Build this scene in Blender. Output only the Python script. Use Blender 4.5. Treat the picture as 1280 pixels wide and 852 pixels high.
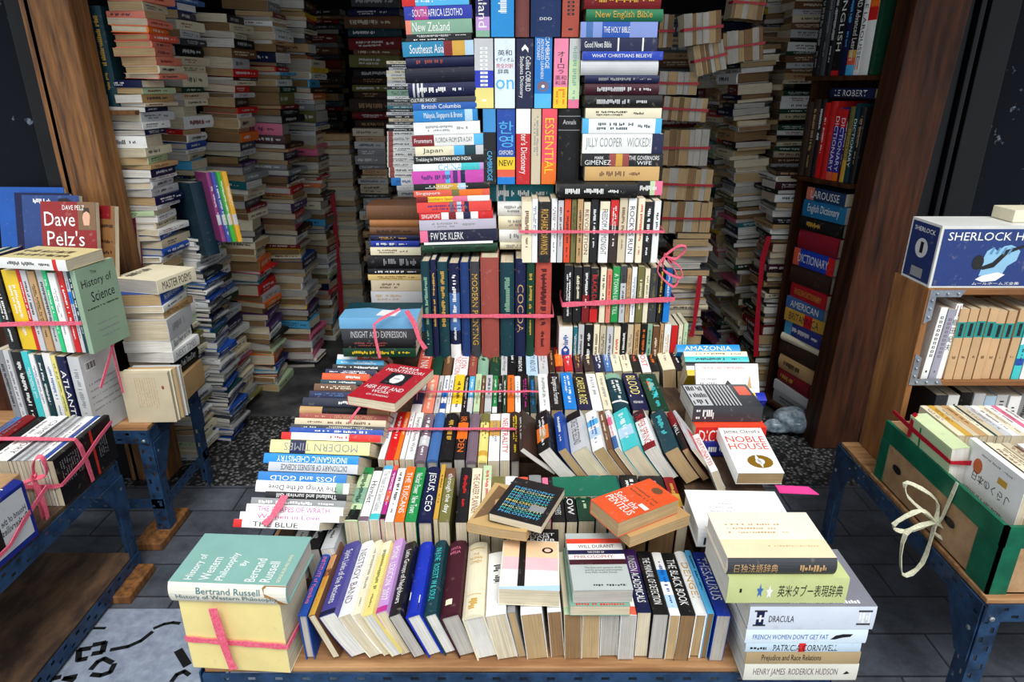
import bpy, math, random
from mathutils import Vector, Matrix

for o in list(bpy.data.objects): bpy.data.objects.remove(o)
scene = bpy.context.scene
COL = bpy.context.collection
PI = math.pi
R = math.radians
rnd = random.Random(7)

# ---------------------------------------------------------------- camera, light, exposure
CAM_H, F_PX, PITCH = 1.55, 830.0, R(21.0)
cd = bpy.data.cameras.new('camera'); cam = bpy.data.objects.new('camera', cd); COL.objects.link(cam)
cam.location = (0, 0, CAM_H); cam.rotation_euler = (PI/2-PITCH, 0, 0)
cd.sensor_width = 36; cd.lens = F_PX/1280*36; cd.clip_start = .02
scene.camera = cam
w = bpy.data.worlds.new('world'); scene.world = w; w.use_nodes = True
wn = w.node_tree.nodes; wl = w.node_tree.links
bgn = wn['Background']; bgn.inputs[0].default_value = (.86, .93, 1, 1); bgn.inputs[1].default_value = 1.0
sd = bpy.data.lights.new('sun', 'SUN'); sun = bpy.data.objects.new('sun', sd); COL.objects.link(sun)
sd.energy = 2.7; sd.angle = R(30); sd.color = (1, .98, .95)
sun.rotation_euler = (R(33), R(8), 0)
scene.view_settings.view_transform = 'Standard'; scene.view_settings.look = 'None'
scene.view_settings.gamma = 1; scene.view_settings.use_curve_mapping = False
scene.view_settings.exposure = 0.12

# ---------------------------------------------------------------- picture geometry helpers (world points on real surfaces)
def ang(py): return math.atan((py-426)/F_PX)+PITCH
def h_at(py, D): return CAM_H-D*math.tan(ang(py))
def D_at(py, h): return (CAM_H-h)/math.tan(ang(py))
def zc(D, h): return D*math.cos(PITCH)+(CAM_H-h)*math.sin(PITCH)
def X_at(px, D, h): return (px-640)/F_PX*zc(D, h)

# ---------------------------------------------------------------- colours
P = {'white':(238,238,234),'cream':(233,223,192),'beige':(206,192,162),'tan':(190,152,104),'brown':(108,72,46),'dark brown':(52,34,26),
'grey':(140,141,142),'light grey':(196,197,198),'dark grey':(56,58,62),'black':(14,14,16),'navy':(14,22,64),'blue':(24,72,158),
'bright blue':(10,122,206),'sky blue':(80,178,228),'pale blue':(178,208,228),'teal':(16,108,120),'dark teal':(10,56,66),
'turquoise':(64,196,198),'green':(20,132,66),'dark green':(12,58,38),'sage green':(132,172,146),'olive':(112,108,56),
'pale green':(190,212,168),'yellow':(238,200,36),'pale yellow':(236,220,128),'orange':(232,110,24),'coral':(226,92,66),
'red':(206,26,26),'dark red':(122,14,22),'maroon':(62,14,30),'pink':(228,112,146),'magenta':(186,44,138),'lilac':(192,148,208),
'purple':(78,36,110),'mauve':(118,98,112),'salmon':(228,130,106),'reddish brown':(150,70,60),'denim blue':(62,106,166),'gold':(206,160,60)}
def lin(c):
    return tuple(((v/255)/12.92 if v/255 <= .04045 else ((v/255+.055)/1.055)**2.4) for v in c)
def C(n):
    return lin(P[n]) if isinstance(n, str) else (lin(n) if max(n) > 1.01 else tuple(n))

# ---------------------------------------------------------------- materials (all procedural)
def newmat(name):
    m = bpy.data.materials.new(name); m.use_nodes = True
    nt = m.node_tree; b = nt.nodes['Principled BSDF']; return m, nt, b
def nd(nt, t, **k):
    n = nt.nodes.new(t)
    for a, v in k.items(): setattr(n, a, v)
    return n
def cover_mat(name, rough, amt, spec=.5):
    m, nt, b = newmat(name); L = nt.links
    at = nd(nt, 'ShaderNodeAttribute', attribute_name='Col')
    pt = nd(nt, 'ShaderNodeAttribute', attribute_name='pt')
    n1 = nd(nt, 'ShaderNodeTexNoise'); n1.inputs['Scale'].default_value = 60; n1.inputs['Detail'].default_value = 5
    L.new(pt.outputs['Vector'], n1.inputs['Vector'])
    mr = nd(nt, 'ShaderNodeMapRange'); mr.inputs[1].default_value = .62; mr.inputs[2].default_value = .8; mr.inputs[4].default_value = amt
    L.new(n1.outputs['Fac'], mr.inputs[0])
    mx = nd(nt, 'ShaderNodeMix', data_type='RGBA'); L.new(mr.outputs[0], mx.inputs[0]); L.new(at.outputs['Color'], mx.inputs[6])
    mx.inputs[7].default_value = (.42, .37, .3, 1)
    n2 = nd(nt, 'ShaderNodeTexNoise'); n2.inputs['Scale'].default_value = 14; n2.inputs['Detail'].default_value = 3
    L.new(pt.outputs['Vector'], n2.inputs['Vector'])
    hs = nd(nt, 'ShaderNodeHueSaturation'); mv = nd(nt, 'ShaderNodeMapRange'); mv.inputs[3].default_value = .82; mv.inputs[4].default_value = 1.12
    L.new(n2.outputs['Fac'], mv.inputs[0]); L.new(mv.outputs[0], hs.inputs['Value']); L.new(mx.outputs[2], hs.inputs['Color'])
    L.new(hs.outputs[0], b.inputs['Base Color']); b.inputs['Roughness'].default_value = rough
    b.inputs['Specular IOR Level'].default_value = spec
    return m
M_PAPER = cover_mat('printed_card', .42, .35)
M_CLOTH = cover_mat('book_cloth', .62, .25, .35)
def pages_mat():
    m, nt, b = newmat('page_edges'); L = nt.links
    at = nd(nt, 'ShaderNodeAttribute', attribute_name='Col')
    pt = nd(nt, 'ShaderNodeAttribute', attribute_name='pt')
    mp = nd(nt, 'ShaderNodeMapping'); mp.inputs['Scale'].default_value = (900, 9, 9); L.new(pt.outputs['Vector'], mp.inputs['Vector'])
    n1 = nd(nt, 'ShaderNodeTexNoise'); n1.inputs['Scale'].default_value = 1; n1.inputs['Detail'].default_value = 4; L.new(mp.outputs[0], n1.inputs['Vector'])
    mv = nd(nt, 'ShaderNodeMapRange'); mv.inputs[1].default_value = .3; mv.inputs[2].default_value = .75; mv.inputs[3].default_value = .62; mv.inputs[4].default_value = 1.08
    L.new(n1.outputs['Fac'], mv.inputs[0])
    n2 = nd(nt, 'ShaderNodeTexNoise'); n2.inputs['Scale'].default_value = 25; n2.inputs['Detail'].default_value = 6; L.new(pt.outputs['Vector'], n2.inputs['Vector'])
    m2 = nd(nt, 'ShaderNodeMapRange'); m2.inputs[3].default_value = .8; m2.inputs[4].default_value = 1.12; L.new(n2.outputs['Fac'], m2.inputs[0])
    mm = nd(nt, 'ShaderNodeMath', operation='MULTIPLY'); L.new(mv.outputs[0], mm.inputs[0]); L.new(m2.outputs[0], mm.inputs[1])
    hs = nd(nt, 'ShaderNodeHueSaturation'); L.new(mm.outputs[0], hs.inputs['Value']); L.new(at.outputs['Color'], hs.inputs['Color'])
    L.new(hs.outputs[0], b.inputs['Base Color']); b.inputs['Roughness'].default_value = .85; b.inputs['Specular IOR Level'].default_value = .15
    return m
M_PAGES = pages_mat()
def solid(name, col, rough=.6, scale=20, amt=.25, c2=None, stretch=(1,1,1), bump=0, metal=0, lo=.4, hi=.65, detail=6, spec=.4):
    m, nt, b = newmat(name); L = nt.links
    tc = nd(nt, 'ShaderNodeTexCoord'); mp = nd(nt, 'ShaderNodeMapping'); mp.inputs['Scale'].default_value = stretch
    L.new(tc.outputs['Object'], mp.inputs['Vector'])
    n = nd(nt, 'ShaderNodeTexNoise'); n.inputs['Scale'].default_value = scale; n.inputs['Detail'].default_value = detail; n.inputs['Roughness'].default_value = .65
    L.new(mp.outputs[0], n.inputs['Vector'])
    r = nd(nt, 'ShaderNodeMapRange'); r.inputs[1].default_value = lo; r.inputs[2].default_value = hi; L.new(n.outputs['Fac'], r.inputs[0])
    mx = nd(nt, 'ShaderNodeMix', data_type='RGBA'); L.new(r.outputs[0], mx.inputs[0])
    c = C(col); d = C(c2) if c2 is not None else tuple(v*(1-amt) for v in c)
    mx.inputs[6].default_value = (*d, 1); mx.inputs[7].default_value = (*c, 1)
    L.new(mx.outputs[2], b.inputs['Base Color']); b.inputs['Specular IOR Level'].default_value = spec; b.inputs['Roughness'].default_value = rough; b.inputs['Metallic'].default_value = metal
    if bump:
        bp = nd(nt, 'ShaderNodeBump'); bp.inputs['Strength'].default_value = bump; bp.inputs['Distance'].default_value = .004
        L.new(n.outputs['Fac'], bp.inputs['Height']); L.new(bp.outputs[0], b.inputs['Normal'])
    return m
M = {
 'wood_raw': solid('rough_timber', (150,100,52), .65, 3, c2=(52,30,16), stretch=(14,14,1.2), bump=.4, lo=.3, hi=.68),
 'wood_dark': solid('dark_timber', (84,46,26), .6, 3, spec=.2, c2=(24,13,8), stretch=(12,12,1), bump=.3, lo=.3, hi=.7),
 'crate': solid('crate_wood', (166,112,60), .65, 3, c2=(104,64,32), stretch=(10,10,1.2), bump=.25, lo=.3, hi=.7),
 'crate_h': solid('crate_wood_level', (150,100,54), .65, 3, c2=(92,56,28), stretch=(1.2,10,10), bump=.25, lo=.3, hi=.7),
 'ply': solid('plywood', (182,140,96), .7, 3, c2=(140,98,62), stretch=(1,12,12), bump=.15),
 'ply_old': solid('worn_plywood', (112,84,60), .75, 4, c2=(62,46,36), stretch=(4,1.5,4), bump=.2),
 'steel_blue': solid('blue_painted_steel', (36,66,100), .42, 22, c2=(20,38,62), bump=.12, lo=.35, hi=.6),
 'steel_grey': solid('zinc_plate', (150,158,168), .4, 30, amt=.3, metal=.5),
 'bolt': solid('bolt_zinc', (170,176,182), .35, 30, metal=.8),
 'navy_wall': solid('worn_navy_paint', (130,140,155), .75, 12, c2=(9,13,24), spec=.15, lo=.63, hi=.69, bump=.2, detail=8),
 'black_frame': solid('black_frame_paint', (16,16,19), .5, 10, amt=.5, spec=.25),
 'dark_wall': solid('plain_dark_wall', (26,22,22), .9, 6, amt=.4),  # near-black wall colour with random mottling
 'ceiling': solid('ceiling_boards', (60,52,46), .9, 5, amt=.4),
 'ribbon': solid('pink_plastic_string', (236,116,138), .45, 200, c2=(214,84,108), stretch=(1,1,1)),
 'ribbon_red': solid('red_plastic_string', (196,24,48), .45, 200, c2=(150,14,34)),
 'ribbon_white': solid('cream_plastic_string', (226,224,196), .5, 200, c2=(190,188,160)),
 'tape': solid('green_cloth_tape', (8,104,74), .45, 18, c2=(6,84,60), bump=.1),
 'carton': solid('cardboard', (184,148,108), .85, 14, c2=(156,120,84), bump=.05),
 'slab': solid('pale_stone_slab', (150,160,176), .6, 30, c2=(112,122,140), bump=.1, lo=.3, hi=.7),
 'mark': solid('black_line_paint', (10,10,12), .6, 20),
 'plastic': solid('clear_grey_plastic', (160,172,184), .2, 30, c2=(90,110,120)),
}
def floor_mat():
    m, nt, b = newmat('dark_street_floor'); L = nt.links
    tc = nd(nt, 'ShaderNodeTexCoord')
    br = nd(nt, 'ShaderNodeTexBrick'); br.inputs['Scale'].default_value = 1.6; br.inputs['Mortar Size'].default_value = .006
    br.inputs['Color1'].default_value = (*lin((78,82,90)), 1); br.inputs['Color2'].default_value = (*lin((66,70,78)), 1); br.inputs['Mortar'].default_value = (*lin((38,40,46)), 1)
    L.new(tc.outputs['Object'], br.inputs['Vector'])
    n = nd(nt, 'ShaderNodeTexNoise'); n.inputs['Scale'].default_value = 9; n.inputs['Detail'].default_value = 9; n.inputs['Roughness'].default_value = .75; L.new(tc.outputs['Object'], n.inputs['Vector'])
    r = nd(nt, 'ShaderNodeMapRange'); r.inputs[1].default_value = .3; r.inputs[2].default_value = .75; r.inputs[3].default_value = .45; r.inputs[4].default_value = 1.7; L.new(n.outputs['Fac'], r.inputs[0])
    hs = nd(nt, 'ShaderNodeHueSaturation'); L.new(r.outputs[0], hs.inputs['Value']); L.new(br.outputs['Color'], hs.inputs['Color'])
    L.new(hs.outputs[0], b.inputs['Base Color']); b.inputs['Roughness'].default_value = .5
    bp = nd(nt, 'ShaderNodeBump'); bp.inputs['Strength'].default_value = .3; bp.inputs['Distance'].default_value = .005
    L.new(n.outputs['Fac'], bp.inputs['Height']); L.new(bp.outputs[0], b.inputs['Normal'])
    return m
def gravel_mat():
    m, nt, b = newmat('pebble_concrete'); L = nt.links
    tc = nd(nt, 'ShaderNodeTexCoord'); v = nd(nt, 'ShaderNodeTexVoronoi'); v.inputs['Scale'].default_value = 62; L.new(tc.outputs['Object'], v.inputs['Vector'])
    cr = nd(nt, 'ShaderNodeValToRGB'); L.new(v.outputs['Distance'], cr.inputs[0])
    cr.color_ramp.elements[0].color = (*lin((150,150,150)), 1); cr.color_ramp.elements[1].color = (*lin((24,24,26)), 1); cr.color_ramp.elements[1].position = .55
    hs = nd(nt, 'ShaderNodeHueSaturation'); L.new(cr.outputs[0], hs.inputs['Color'])
    mr = nd(nt, 'ShaderNodeMapRange'); mr.inputs[3].default_value = .3; mr.inputs[4].default_value = 1.2; L.new(v.outputs['Color'], mr.inputs[0]); L.new(mr.outputs[0], hs.inputs['Value'])
    L.new(hs.outputs[0], b.inputs['Base Color']); b.inputs['Roughness'].default_value = .6
    bp = nd(nt, 'ShaderNodeBump'); bp.invert = True; bp.inputs['Strength'].default_value = .6; bp.inputs['Distance'].default_value = .006
    L.new(v.outputs['Distance'], bp.inputs['Height']); L.new(bp.outputs[0], b.inputs['Normal'])
    return m

# ---------------------------------------------------------------- mesh builder
class MB:
    def __init__(s): s.v = []; s.p = []; s.f = []; s.c = []
    def add(s, vs, fs, col, pts=None):
        n = len(s.v); s.v.extend(vs); s.p.extend(pts if pts else vs)
        for k, f in enumerate(fs):
            s.f.append(tuple(i+n for i in f)); s.c.append(col[k] if isinstance(col, list) else col)
    def box(s, a, b, col=(.5,.5,.5)):
        (x0,y0,z0),(x1,y1,z1) = a, b
        vs = [(x0,y0,z0),(x1,y0,z0),(x1,y1,z0),(x0,y1,z0),(x0,y0,z1),(x1,y0,z1),(x1,y1,z1),(x0,y1,z1)]
        s.add(vs, [(0,3,2,1),(4,5,6,7),(0,1,5,4),(1,2,6,5),(2,3,7,6),(3,0,4,7)], col)
    def build(s, name, mat, parent=None, bevel=0):
        me = bpy.data.meshes.new(name); me.from_pydata(s.v, [], s.f)
        at = me.attributes.new('Col', 'FLOAT_COLOR', 'CORNER'); buf = []
        for f, c in zip(s.f, s.c):
            for _ in f: buf.extend((c[0], c[1], c[2], 1))
        at.data.foreach_set('color', buf)
        ap = me.attributes.new('pt', 'FLOAT_VECTOR', 'POINT'); ap.data.foreach_set('vector', [q for p in s.p for q in p])
        for m_ in (mat if isinstance(mat, list) else [mat]): me.materials.append(m_)
        o = bpy.data.objects.new(name, me); COL.objects.link(o)
        if parent: o.parent = parent
        if bevel:
            b = o.modifiers.new('bevel', 'BEVEL'); b.width = bevel; b.segments = 2; b.limit_method = 'ANGLE'
        return o
def empty(name, loc=(0,0,0)):
    o = bpy.data.objects.new(name, None); COL.objects.link(o); o.location = loc; o.empty_display_size = .05; return o
def tag(o, label, cat, group=None, kind=None):
    if label: o['label'] = label
    if cat: o['category'] = cat
    if group: o['group'] = group
    if kind: o['kind'] = kind
    return o
def struct(name, mb, mat, bevel=0):
    o = mb.build(name, mat, None, bevel); o['kind'] = 'structure'; return o

# ---------------------------------------------------------------- lettering
TC = {}
def text_geo(s):
    if s not in TC:
        cu = bpy.data.curves.new('lettering', 'FONT'); cu.body = s; cu.size = 1; cu.resolution_u = 2
        ob = bpy.data.objects.new('lettering', cu); me = bpy.data.meshes.new_from_object(ob)
        vs = [(v.co.x, v.co.y) for v in me.vertices]; fs = [tuple(p.vertices) for p in me.polygons]
        bpy.data.objects.remove(ob); bpy.data.curves.remove(cu); bpy.data.meshes.remove(me)
        if not vs: vs = [(0,0),(1,1)]
        x0 = min(a for a, _ in vs); x1 = max(a for a, _ in vs); y0 = min(b for _, b in vs); y1 = max(b for _, b in vs)
        TC[s] = ([((a-x0)/(x1-x0), (b-y0)/(y1-y0)) for a, b in vs], fs, (x1-x0)/max(y1-y0, .01))
    return TC[s]

# ---------------------------------------------------------------- the book
BOOKS = []                    # registry, for labels
FAR_SET = {i for a_, b_ in [(41,45),(49,51),(54,54),(56,57),(79,79),(81,83),(85,96),(106,106),(109,109),(113,129),(131,131),(133,150),(156,156),(159,160),(162,162),(164,164),(167,167),(172,172),(195,195),(216,217),(259,259),(263,263),(271,311),(316,316),(331,331),(337,337),(339,341),(344,344),(346,346),(371,371),(378,379),(397,399),(401,401),(404,409),(411,411),(414,414),(416,419),(430,431),(433,437),(439,443),(445,466),(470,470),(473,475),(479,479),(481,481),(485,485),(488,488),(491,491),(504,549),(554,554),(557,558),(561,562),(565,565),(567,567),(569,577),(580,582),(584,585),(587,588),(594,594),(597,600),(602,607),(609,610),(613,613),(615,615),(619,620),(626,626),(629,629),(631,631),(633,633),(635,636),(638,638),(640,642),(644,647),(649,652),(654,658),(660,660),(662,662),(665,666),(668,668),(670,670),(673,673),(677,679),(681,681),(683,683),(686,686),(688,689),(691,703),(706,715),(717,719),(721,727),(729,732),(736,737),(741,775),(777,777),(779,794),(796,798),(800,823),(825,832),(834,843),(845,846),(849,850),(852,877),(879,914),(929,963),(965,967),(969,970),(972,973),(977,977),(982,982),(984,991),(993,995),(998,998),(1000,1004),(1007,1008),(1010,1012),(1015,1015),(1017,1020),(1022,1022),(1025,1062),(1065,1065),(1067,1067),(1069,1070),(1073,1073),(1075,1078),(1080,1084),(1086,1087),(1089,1101),(1103,1103),(1105,1120),(1122,1133),(1136,1139),(1141,1141),(1143,1143),(1145,1147),(1150,1151),(1153,1372),(1374,1374),(1377,1378),(1380,1384),(1391,1392),(1395,1428),(1430,1434),(1436,1456),(1468,1469),(1473,1473),(1478,1479),(1505,1505),(1507,1513),(1516,1527),(1529,1540)] for i in range(a_, b_+1)}
NBK = [0]
STUFF_C = MB(); STUFF_P = MB()
LAST = {}
def mat_from(S, T):
    S = Vector(S).normalized(); T = Vector(T); T = (T-S*T.dot(S)).normalized(); L = S.cross(T)
    m = Matrix.Identity(4)
    for i in range(3): m[i][0] = T[i]; m[i][1] = L[i]; m[i][2] = S[i]
    return m
PAGE = {'w':(236,232,222),'c':(226,212,182),'t':(196,166,122),'g':(196,190,180),'b':(150,118,82)}
def book(t, L, d, S, T, loc, anchor=(0,0,0), col='white', kind='p', page='c', title='~', tc='black', bands=(), art=(), bend=0, spine=None,
         ctx=None, stuff=False, label=None, tsz=.6, trange=(.12,.86), order='left', name=None, side=None, rot=None, marks2=None, vis=True):
    """local frame: x thickness (front cover at +x), y length (head at +y), z depth (spine at +z)"""
    hb = kind == 'h'; NBK[0] += 1; bid = NBK[0]
    stuff = (bid in FAR_SET) and not label
    bt = min(.0026, t*.12) if hb else min(.0009, t*.08); ov = .0035 if hb else .0008
    b = min(.2*t, .007) if hb else min(.05*t, .0012)
    a = t/2; base = C(col); sp = C(spine) if spine is not None else base
    jit = 1+rnd.uniform(-.06, .06); base = tuple(min(1, v*jit) for v in base); sp = tuple(min(1, v*jit) for v in sp)
    cuts = sorted({0., 1.} | {f for bd in bands for f in bd[:2]})
    prof = [(a, -d/2+d*k/4) for k in range(4)]
    n = 6
    prof += [(a*(1-2*k/n), d/2-b*(1-2*k/n)**2) for k in range(n+1)]
    prof += [(-a, -d/2+d*k/4) for k in (3,2,1,0)]
    def inner(x, z):
        s_ = bt*1.2
        xi = max(-a+bt, min(a-bt, x*(a-bt)/a)); return (xi, min(z, d/2-b-s_) if z > d/2-b-s_ else z)
    inn = [inner(x, z) for x, z in prof]
    N = len(prof); mc = MB(); vs = []; fs = []; cs = []
    for f in cuts:
        y = -L/2+f*L
        vs += [(x, y, z) for x, z in prof]
    for j in range(len(cuts)-1):
        mid = (cuts[j]+cuts[j+1])/2; bc = None; wrap = False
        for bd in bands:
            if bd[0] <= mid <= bd[1]: bc = C(bd[2]); wrap = len(bd) > 3
        for i in range(N-1):
            isp = 4 <= i < 4+n
            fs.append((j*N+i, j*N+i+1, (j+1)*N+i+1, (j+1)*N+i))
            cs.append(bc if bc and (isp or wrap) else (sp if isp else base))
    o0 = len(vs); vs += [(x, -L/2, z) for x, z in inn]; vs += [(x, L/2, z) for x, z in inn]
    last = (len(cuts)-1)*N
    for i in range(N-1):
        fs.append((o0+i+1, o0+i, o0+N+i, o0+N+i+1)); cs.append(base)
        fs.append((i, o0+i, o0+i+1, i+1)); cs.append(base)
        fs.append((last+i, last+i+1, o0+N+i+1, o0+N+i)); cs.append(base)
    fs.append((0, last, o0+N, o0)); cs.append(base); fs.append((N-1, o0+N-1, o0+2*N-1, last+N-1)); cs.append(base)
    mc.add(vs, fs, cs)
    EH_ = b*.14 if hb else 0
    def pos(face, u, v, e):
        if face.startswith('spine'): e = e+EH_
        if face == 'spine': x = -a+v*t; return (x, L/2-u*L, d/2-b*(x/a)**2+e)
        if face == 'spineF': x = a-v*t; return (x, -L/2+u*L, d/2-b*(x/a)**2+e)
        if face == 'spineUp': x = -a+u*t; return (x, -L/2+v*L, d/2-b*(x/a)**2+e)
        if face == 'front': return (a+e, -L/2+v*L, d/2-b-u*(d-b))
        if face == 'frontR': return (a+e, L/2-v*L, -d/2+u*(d-b))
        if face == 'frontS': return (a+e, L/2-u*L, d/2-b-v*(d-b)-0*u) if False else (a+e, L/2-u*L, -d/2+v*(d-b))
        if face == 'frontD': return (a+e, -L/2+u*L, d/2-b-v*(d-b))
        if face == 'back': return (-a-e, -L/2+v*L, -d/2+u*(d-b))
        if face == 'backS': return (-a-e, L/2-u*L, d/2-b-v*(d-b))
        if face == 'frontB': return (a+e, L/2-u*L, d/2-b-(1-v)*(d-b))
    def dims(face):
        return {'spine':(L,t),'spineF':(L,t),'spineUp':(t,L),'front':(d,L),'frontR':(d,L),'back':(d,L)}.get(face, (L,d))
    def rect(face, u0, v0, u1, v1, c, e=.0002):
        k = 4 if face.startswith('spine') and hb else 1
        q = []; ff = []
        for i in range(k+1):
            if face == 'spineUp': u = u0+(u1-u0)*i/k; q += [pos(face, u, v0, e), pos(face, u, v1, e)]
            else: v = v0+(v1-v0)*i/k; q += [pos(face, u0, v, e), pos(face, u1, v, e)]
        for i in range(k): ff.append((2*i, 2*i+1, 2*i+3, 2*i+2))
        mc.add(q, ff, C(c))
    def poly(face, pts, c, e=.0003):
        mc.add([pos(face, u, v, e) for u, v in pts], [tuple(range(len(pts)))], C(c))
    def text(face, s_, u0, v0, u1, v1, c, e=.0004, stretch=1.6):
        W, H = dims(face); g, gf, asp = text_geo(s_)
        bw, bh = (u1-u0)*W, (v1-v0)*H
        wd = bh*asp
        if wd > bw: wd = bw
        elif wd*stretch < bw: wd = wd*stretch
        else: wd = bw
        hh = bh
        if wd/asp < hh/2.2: hh = wd/asp*2.2
        cu, cv = (u0+u1)/2, (v0+v1)/2
        mc.add([pos(face, cu+(x-.5)*wd/W, cv+(y-.5)*hh/H, e) for x, y in g], gf, C(c))
    def marks(face, u0, v0, u1, v1, c, n=14):
        W, H = dims(face); u = u0; 
        while u < u1:
            wch = min(.0035+rnd.random()*.002, .02*W+.002)/W*1.3
            if rnd.random() < .85:
                hv = (v1-v0); lo = v0+(hv*.25 if rnd.random() < .5 else 0)
                rect(face, u, lo, min(u+wch*.7, u1), v1 if rnd.random() < .8 else v1-hv*.3, c, .0003)
            u += wch
    if title == '~':
        u0 = rnd.uniform(.08, .2); u1 = rnd.uniform(.5, .7)
        if rnd.random() < .35: marks('spine', u0, .52, u1, .72, tc); marks('spine', u0+.03, .26, u1-.05, .42, tc)
        else: marks('spine', u0, .32, u1, .68, tc)
        if rnd.random() < .7: marks('spine', u1+.06, .38, min(u1+.22, .93), .6, tc)
    elif title == '#':                                   # vertical (East Asian) lettering
        v = .88; 
        while v > .35:
            rect('spineUp', .3, v-.035, .7, v, tc, .0003); rect('spineUp', .42, v-.028, .58, v-.008, sp if spine is not None else col, .0004); v -= .058
        rect('spineUp', .38, .1, .62, .13, tc, .0003)
    elif title:
        if isinstance(title, str): title = [('spine', title, trange[0], .5-tsz/2, trange[1], .5+tsz/2, tc)]
        for it in title: text(*it[:7])
    for it in art:
        {'r':rect,'p':poly,'t':text,'m':marks}[it[0]](*it[1:])
    # page block
    mp = MB(); pc = lin(PAGE[page]); j2 = 1+rnd.uniform(-.1, .06); pc = tuple(v*j2 for v in pc)
    ax = a-bt*1.05; z0, z1 = -d/2+ov, d/2-b-bt*1.3; y0, y1 = -L/2+ov, L/2-ov
    rows = [(z0+(z1-z0)*k/4) for k in range(5)]
    gv = []; 
    for z in rows: gv += [(-ax, y0, z), (ax, y0, z), (ax, y1, z), (-ax, y1, z)]
    gf = [(3,2,1,0), (16,17,18,19)]
    for k in range(4):
        for i in range(4): gf.append((4*k+i, 4*k+(i+1) % 4, 4*k+4+(i+1) % 4, 4*k+4+i))
    if hb:   # hollow fore-edge
        pass
    mp.add(gv, gf, pc)
    off = Vector((-anchor[0]*t, -anchor[1]*L, -anchor[2]*d))
    seed = Vector((rnd.uniform(-9, 9), rnd.uniform(-9, 9), rnd.uniform(-9, 9)))
    mw = rot if rot is not None else mat_from(S, T)
    mw = Matrix.Translation(Vector(loc)) @ mw
    for q in (mc, mp):
        q.p = [(x+seed[0], y+seed[1], z+seed[2]) for x, y, z in q.v]
        q.v = [(x+bend*((d/2-z)/d)**2+off[0], y+off[1], z+off[2]) for x, y, z in q.v]
    kn = 'hardback' if hb else 'paperback'
    if stuff:
        for q, acc in ((mc, STUFF_C), (mp, STUFF_P)):
            acc.add([tuple(mw @ Vector(v)) for v in q.v], q.f, q.c, q.p)
        BOOKS.append(dict(o=None, pos=mw @ off, col=col, kind=kn, ctx=ctx, t=t, tc=None, label=None, order=order, cat='book', id=bid))
        return None
    # root at the base: lowest point below the centre
    cs_ = [mw @ (Vector((sx*a, sy*L/2, sz*d/2))+off) for sx in (-1,1) for sy in (-1,1) for sz in (-1,1)]
    ctr = sum(cs_, Vector())/8; bp = Vector((ctr.x, ctr.y, min(c.z for c in cs_)))
    root = empty((name or kn)+'_book' if not name else name, (0,0,0))
    loc_m = mw.to_3x3().to_4x4(); loc_m.translation = bp
    root.matrix_world = loc_m
    inv = loc_m.inverted() @ mw
    for q in (mc, mp): q.v = [tuple(inv @ Vector(v)) for v in q.v]
    co = mc.build('cover', M_CLOTH if hb else M_PAPER, root)
    po = mp.build('page_block', M_PAGES, root)
    cname = spine if spine is not None and not any(abs(v) for v in (0,)) and ctx and 'corner' not in ctx else col
    BOOKS.append(dict(id=bid, pos=mw @ off, o=root, col=cname, kind=kn, ctx=ctx, t=t, tc=tc if (title and isinstance(tc, str)) else None, label=label,
                      order=order, cat='book', bands=[bd[2] for bd in bands if isinstance(bd[2], str)]))
    return root
X_, Y_, Z_ = Vector((1,0,0)), Vector((0,1,0)), Vector((0,0,1))

# ================================================================ SETTING
fl = MB(); fl.box((-4,-1.0,-.05), (4,2.36,0)); struct('floor', fl, floor_mat())
fl = MB(); fl.box((-4,2.36,-.05), (4,2.98,0)); struct('floor', fl, gravel_mat())
fl = MB(); fl.box((-4,2.98,-.05), (4,6,0)); struct('floor', fl, solid('smooth_dark_concrete', (84,84,84), .6, 5, c2=(40,40,42), bump=.1))
b_ = MB(); b_.box((-2.6,5.2,0), (2.8,5.3,2.38)); struct('wall_back', b_, M['dark_wall'])
b_ = MB(); b_.box((-2.0,2.62,0), (-1.9,5.2,2.38)); struct('wall_left', b_, M['dark_wall'])
b_ = MB(); b_.box((2.0,2.9,0), (2.1,5.2,2.38)); struct('wall_right', b_, M['dark_wall'])
b_ = MB(); b_.box((-3.2,2.46,0), (-1.60,2.52,2.38)); struct('wall_left_front', b_, M['navy_wall'])
b_ = MB(); b_.box((1.87,2.78,0), (3.6,2.84,2.38)); struct('wall_right_front', b_, M['navy_wall'])
b_ = MB(); b_.box((-2.6,1.90,2.38), (2.8,5.3,2.46)); struct('ceiling', b_, M['ceiling'])  # out of view; front edge and height set to darken the aisles
# window frame strips beside the posts
b_ = MB(); b_.box((-1.66,2.42,0), (-1.60,2.455,2.375)); b_.box((-1.585,2.40,0), (-1.565,2.46,2.375)); struct('trim_1', b_, M['black_frame'], .004)
b_ = MB(); b_.box((1.60,2.70,0), (1.69,2.76,2.375)); b_.box((1.70,2.68,0), (1.72,2.76,2.375)); b_.box((1.75,2.70,0), (1.86,2.775,2.375)); struct('trim_2', b_, M['black_frame'], .004)

# timber posts
def post(x0, x1, y0, y1, mat, label, h=2.375):
    m = MB(); 
    n = 10
    for k in range(n):
        pass
    m.box((x0,y0,0), (x1,y1,h))
    if x0 > 0: m.v = [(x+.085*z/2.0, y, z) for x, y, z in m.v]
    o = m.build('timber_post', mat, None, .006); tag(o, label, 'post', 'timber posts of the shop front'); return o
post(-1.60, -1.44, 2.40, 2.52, M['wood_raw'], 'rough brown timber post behind the golf cover on the left')
post(1.375, 1.575, 2.66, 2.80, M['wood_dark'], 'dark brown timber post between the dictionary shelves and navy panel')

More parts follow.
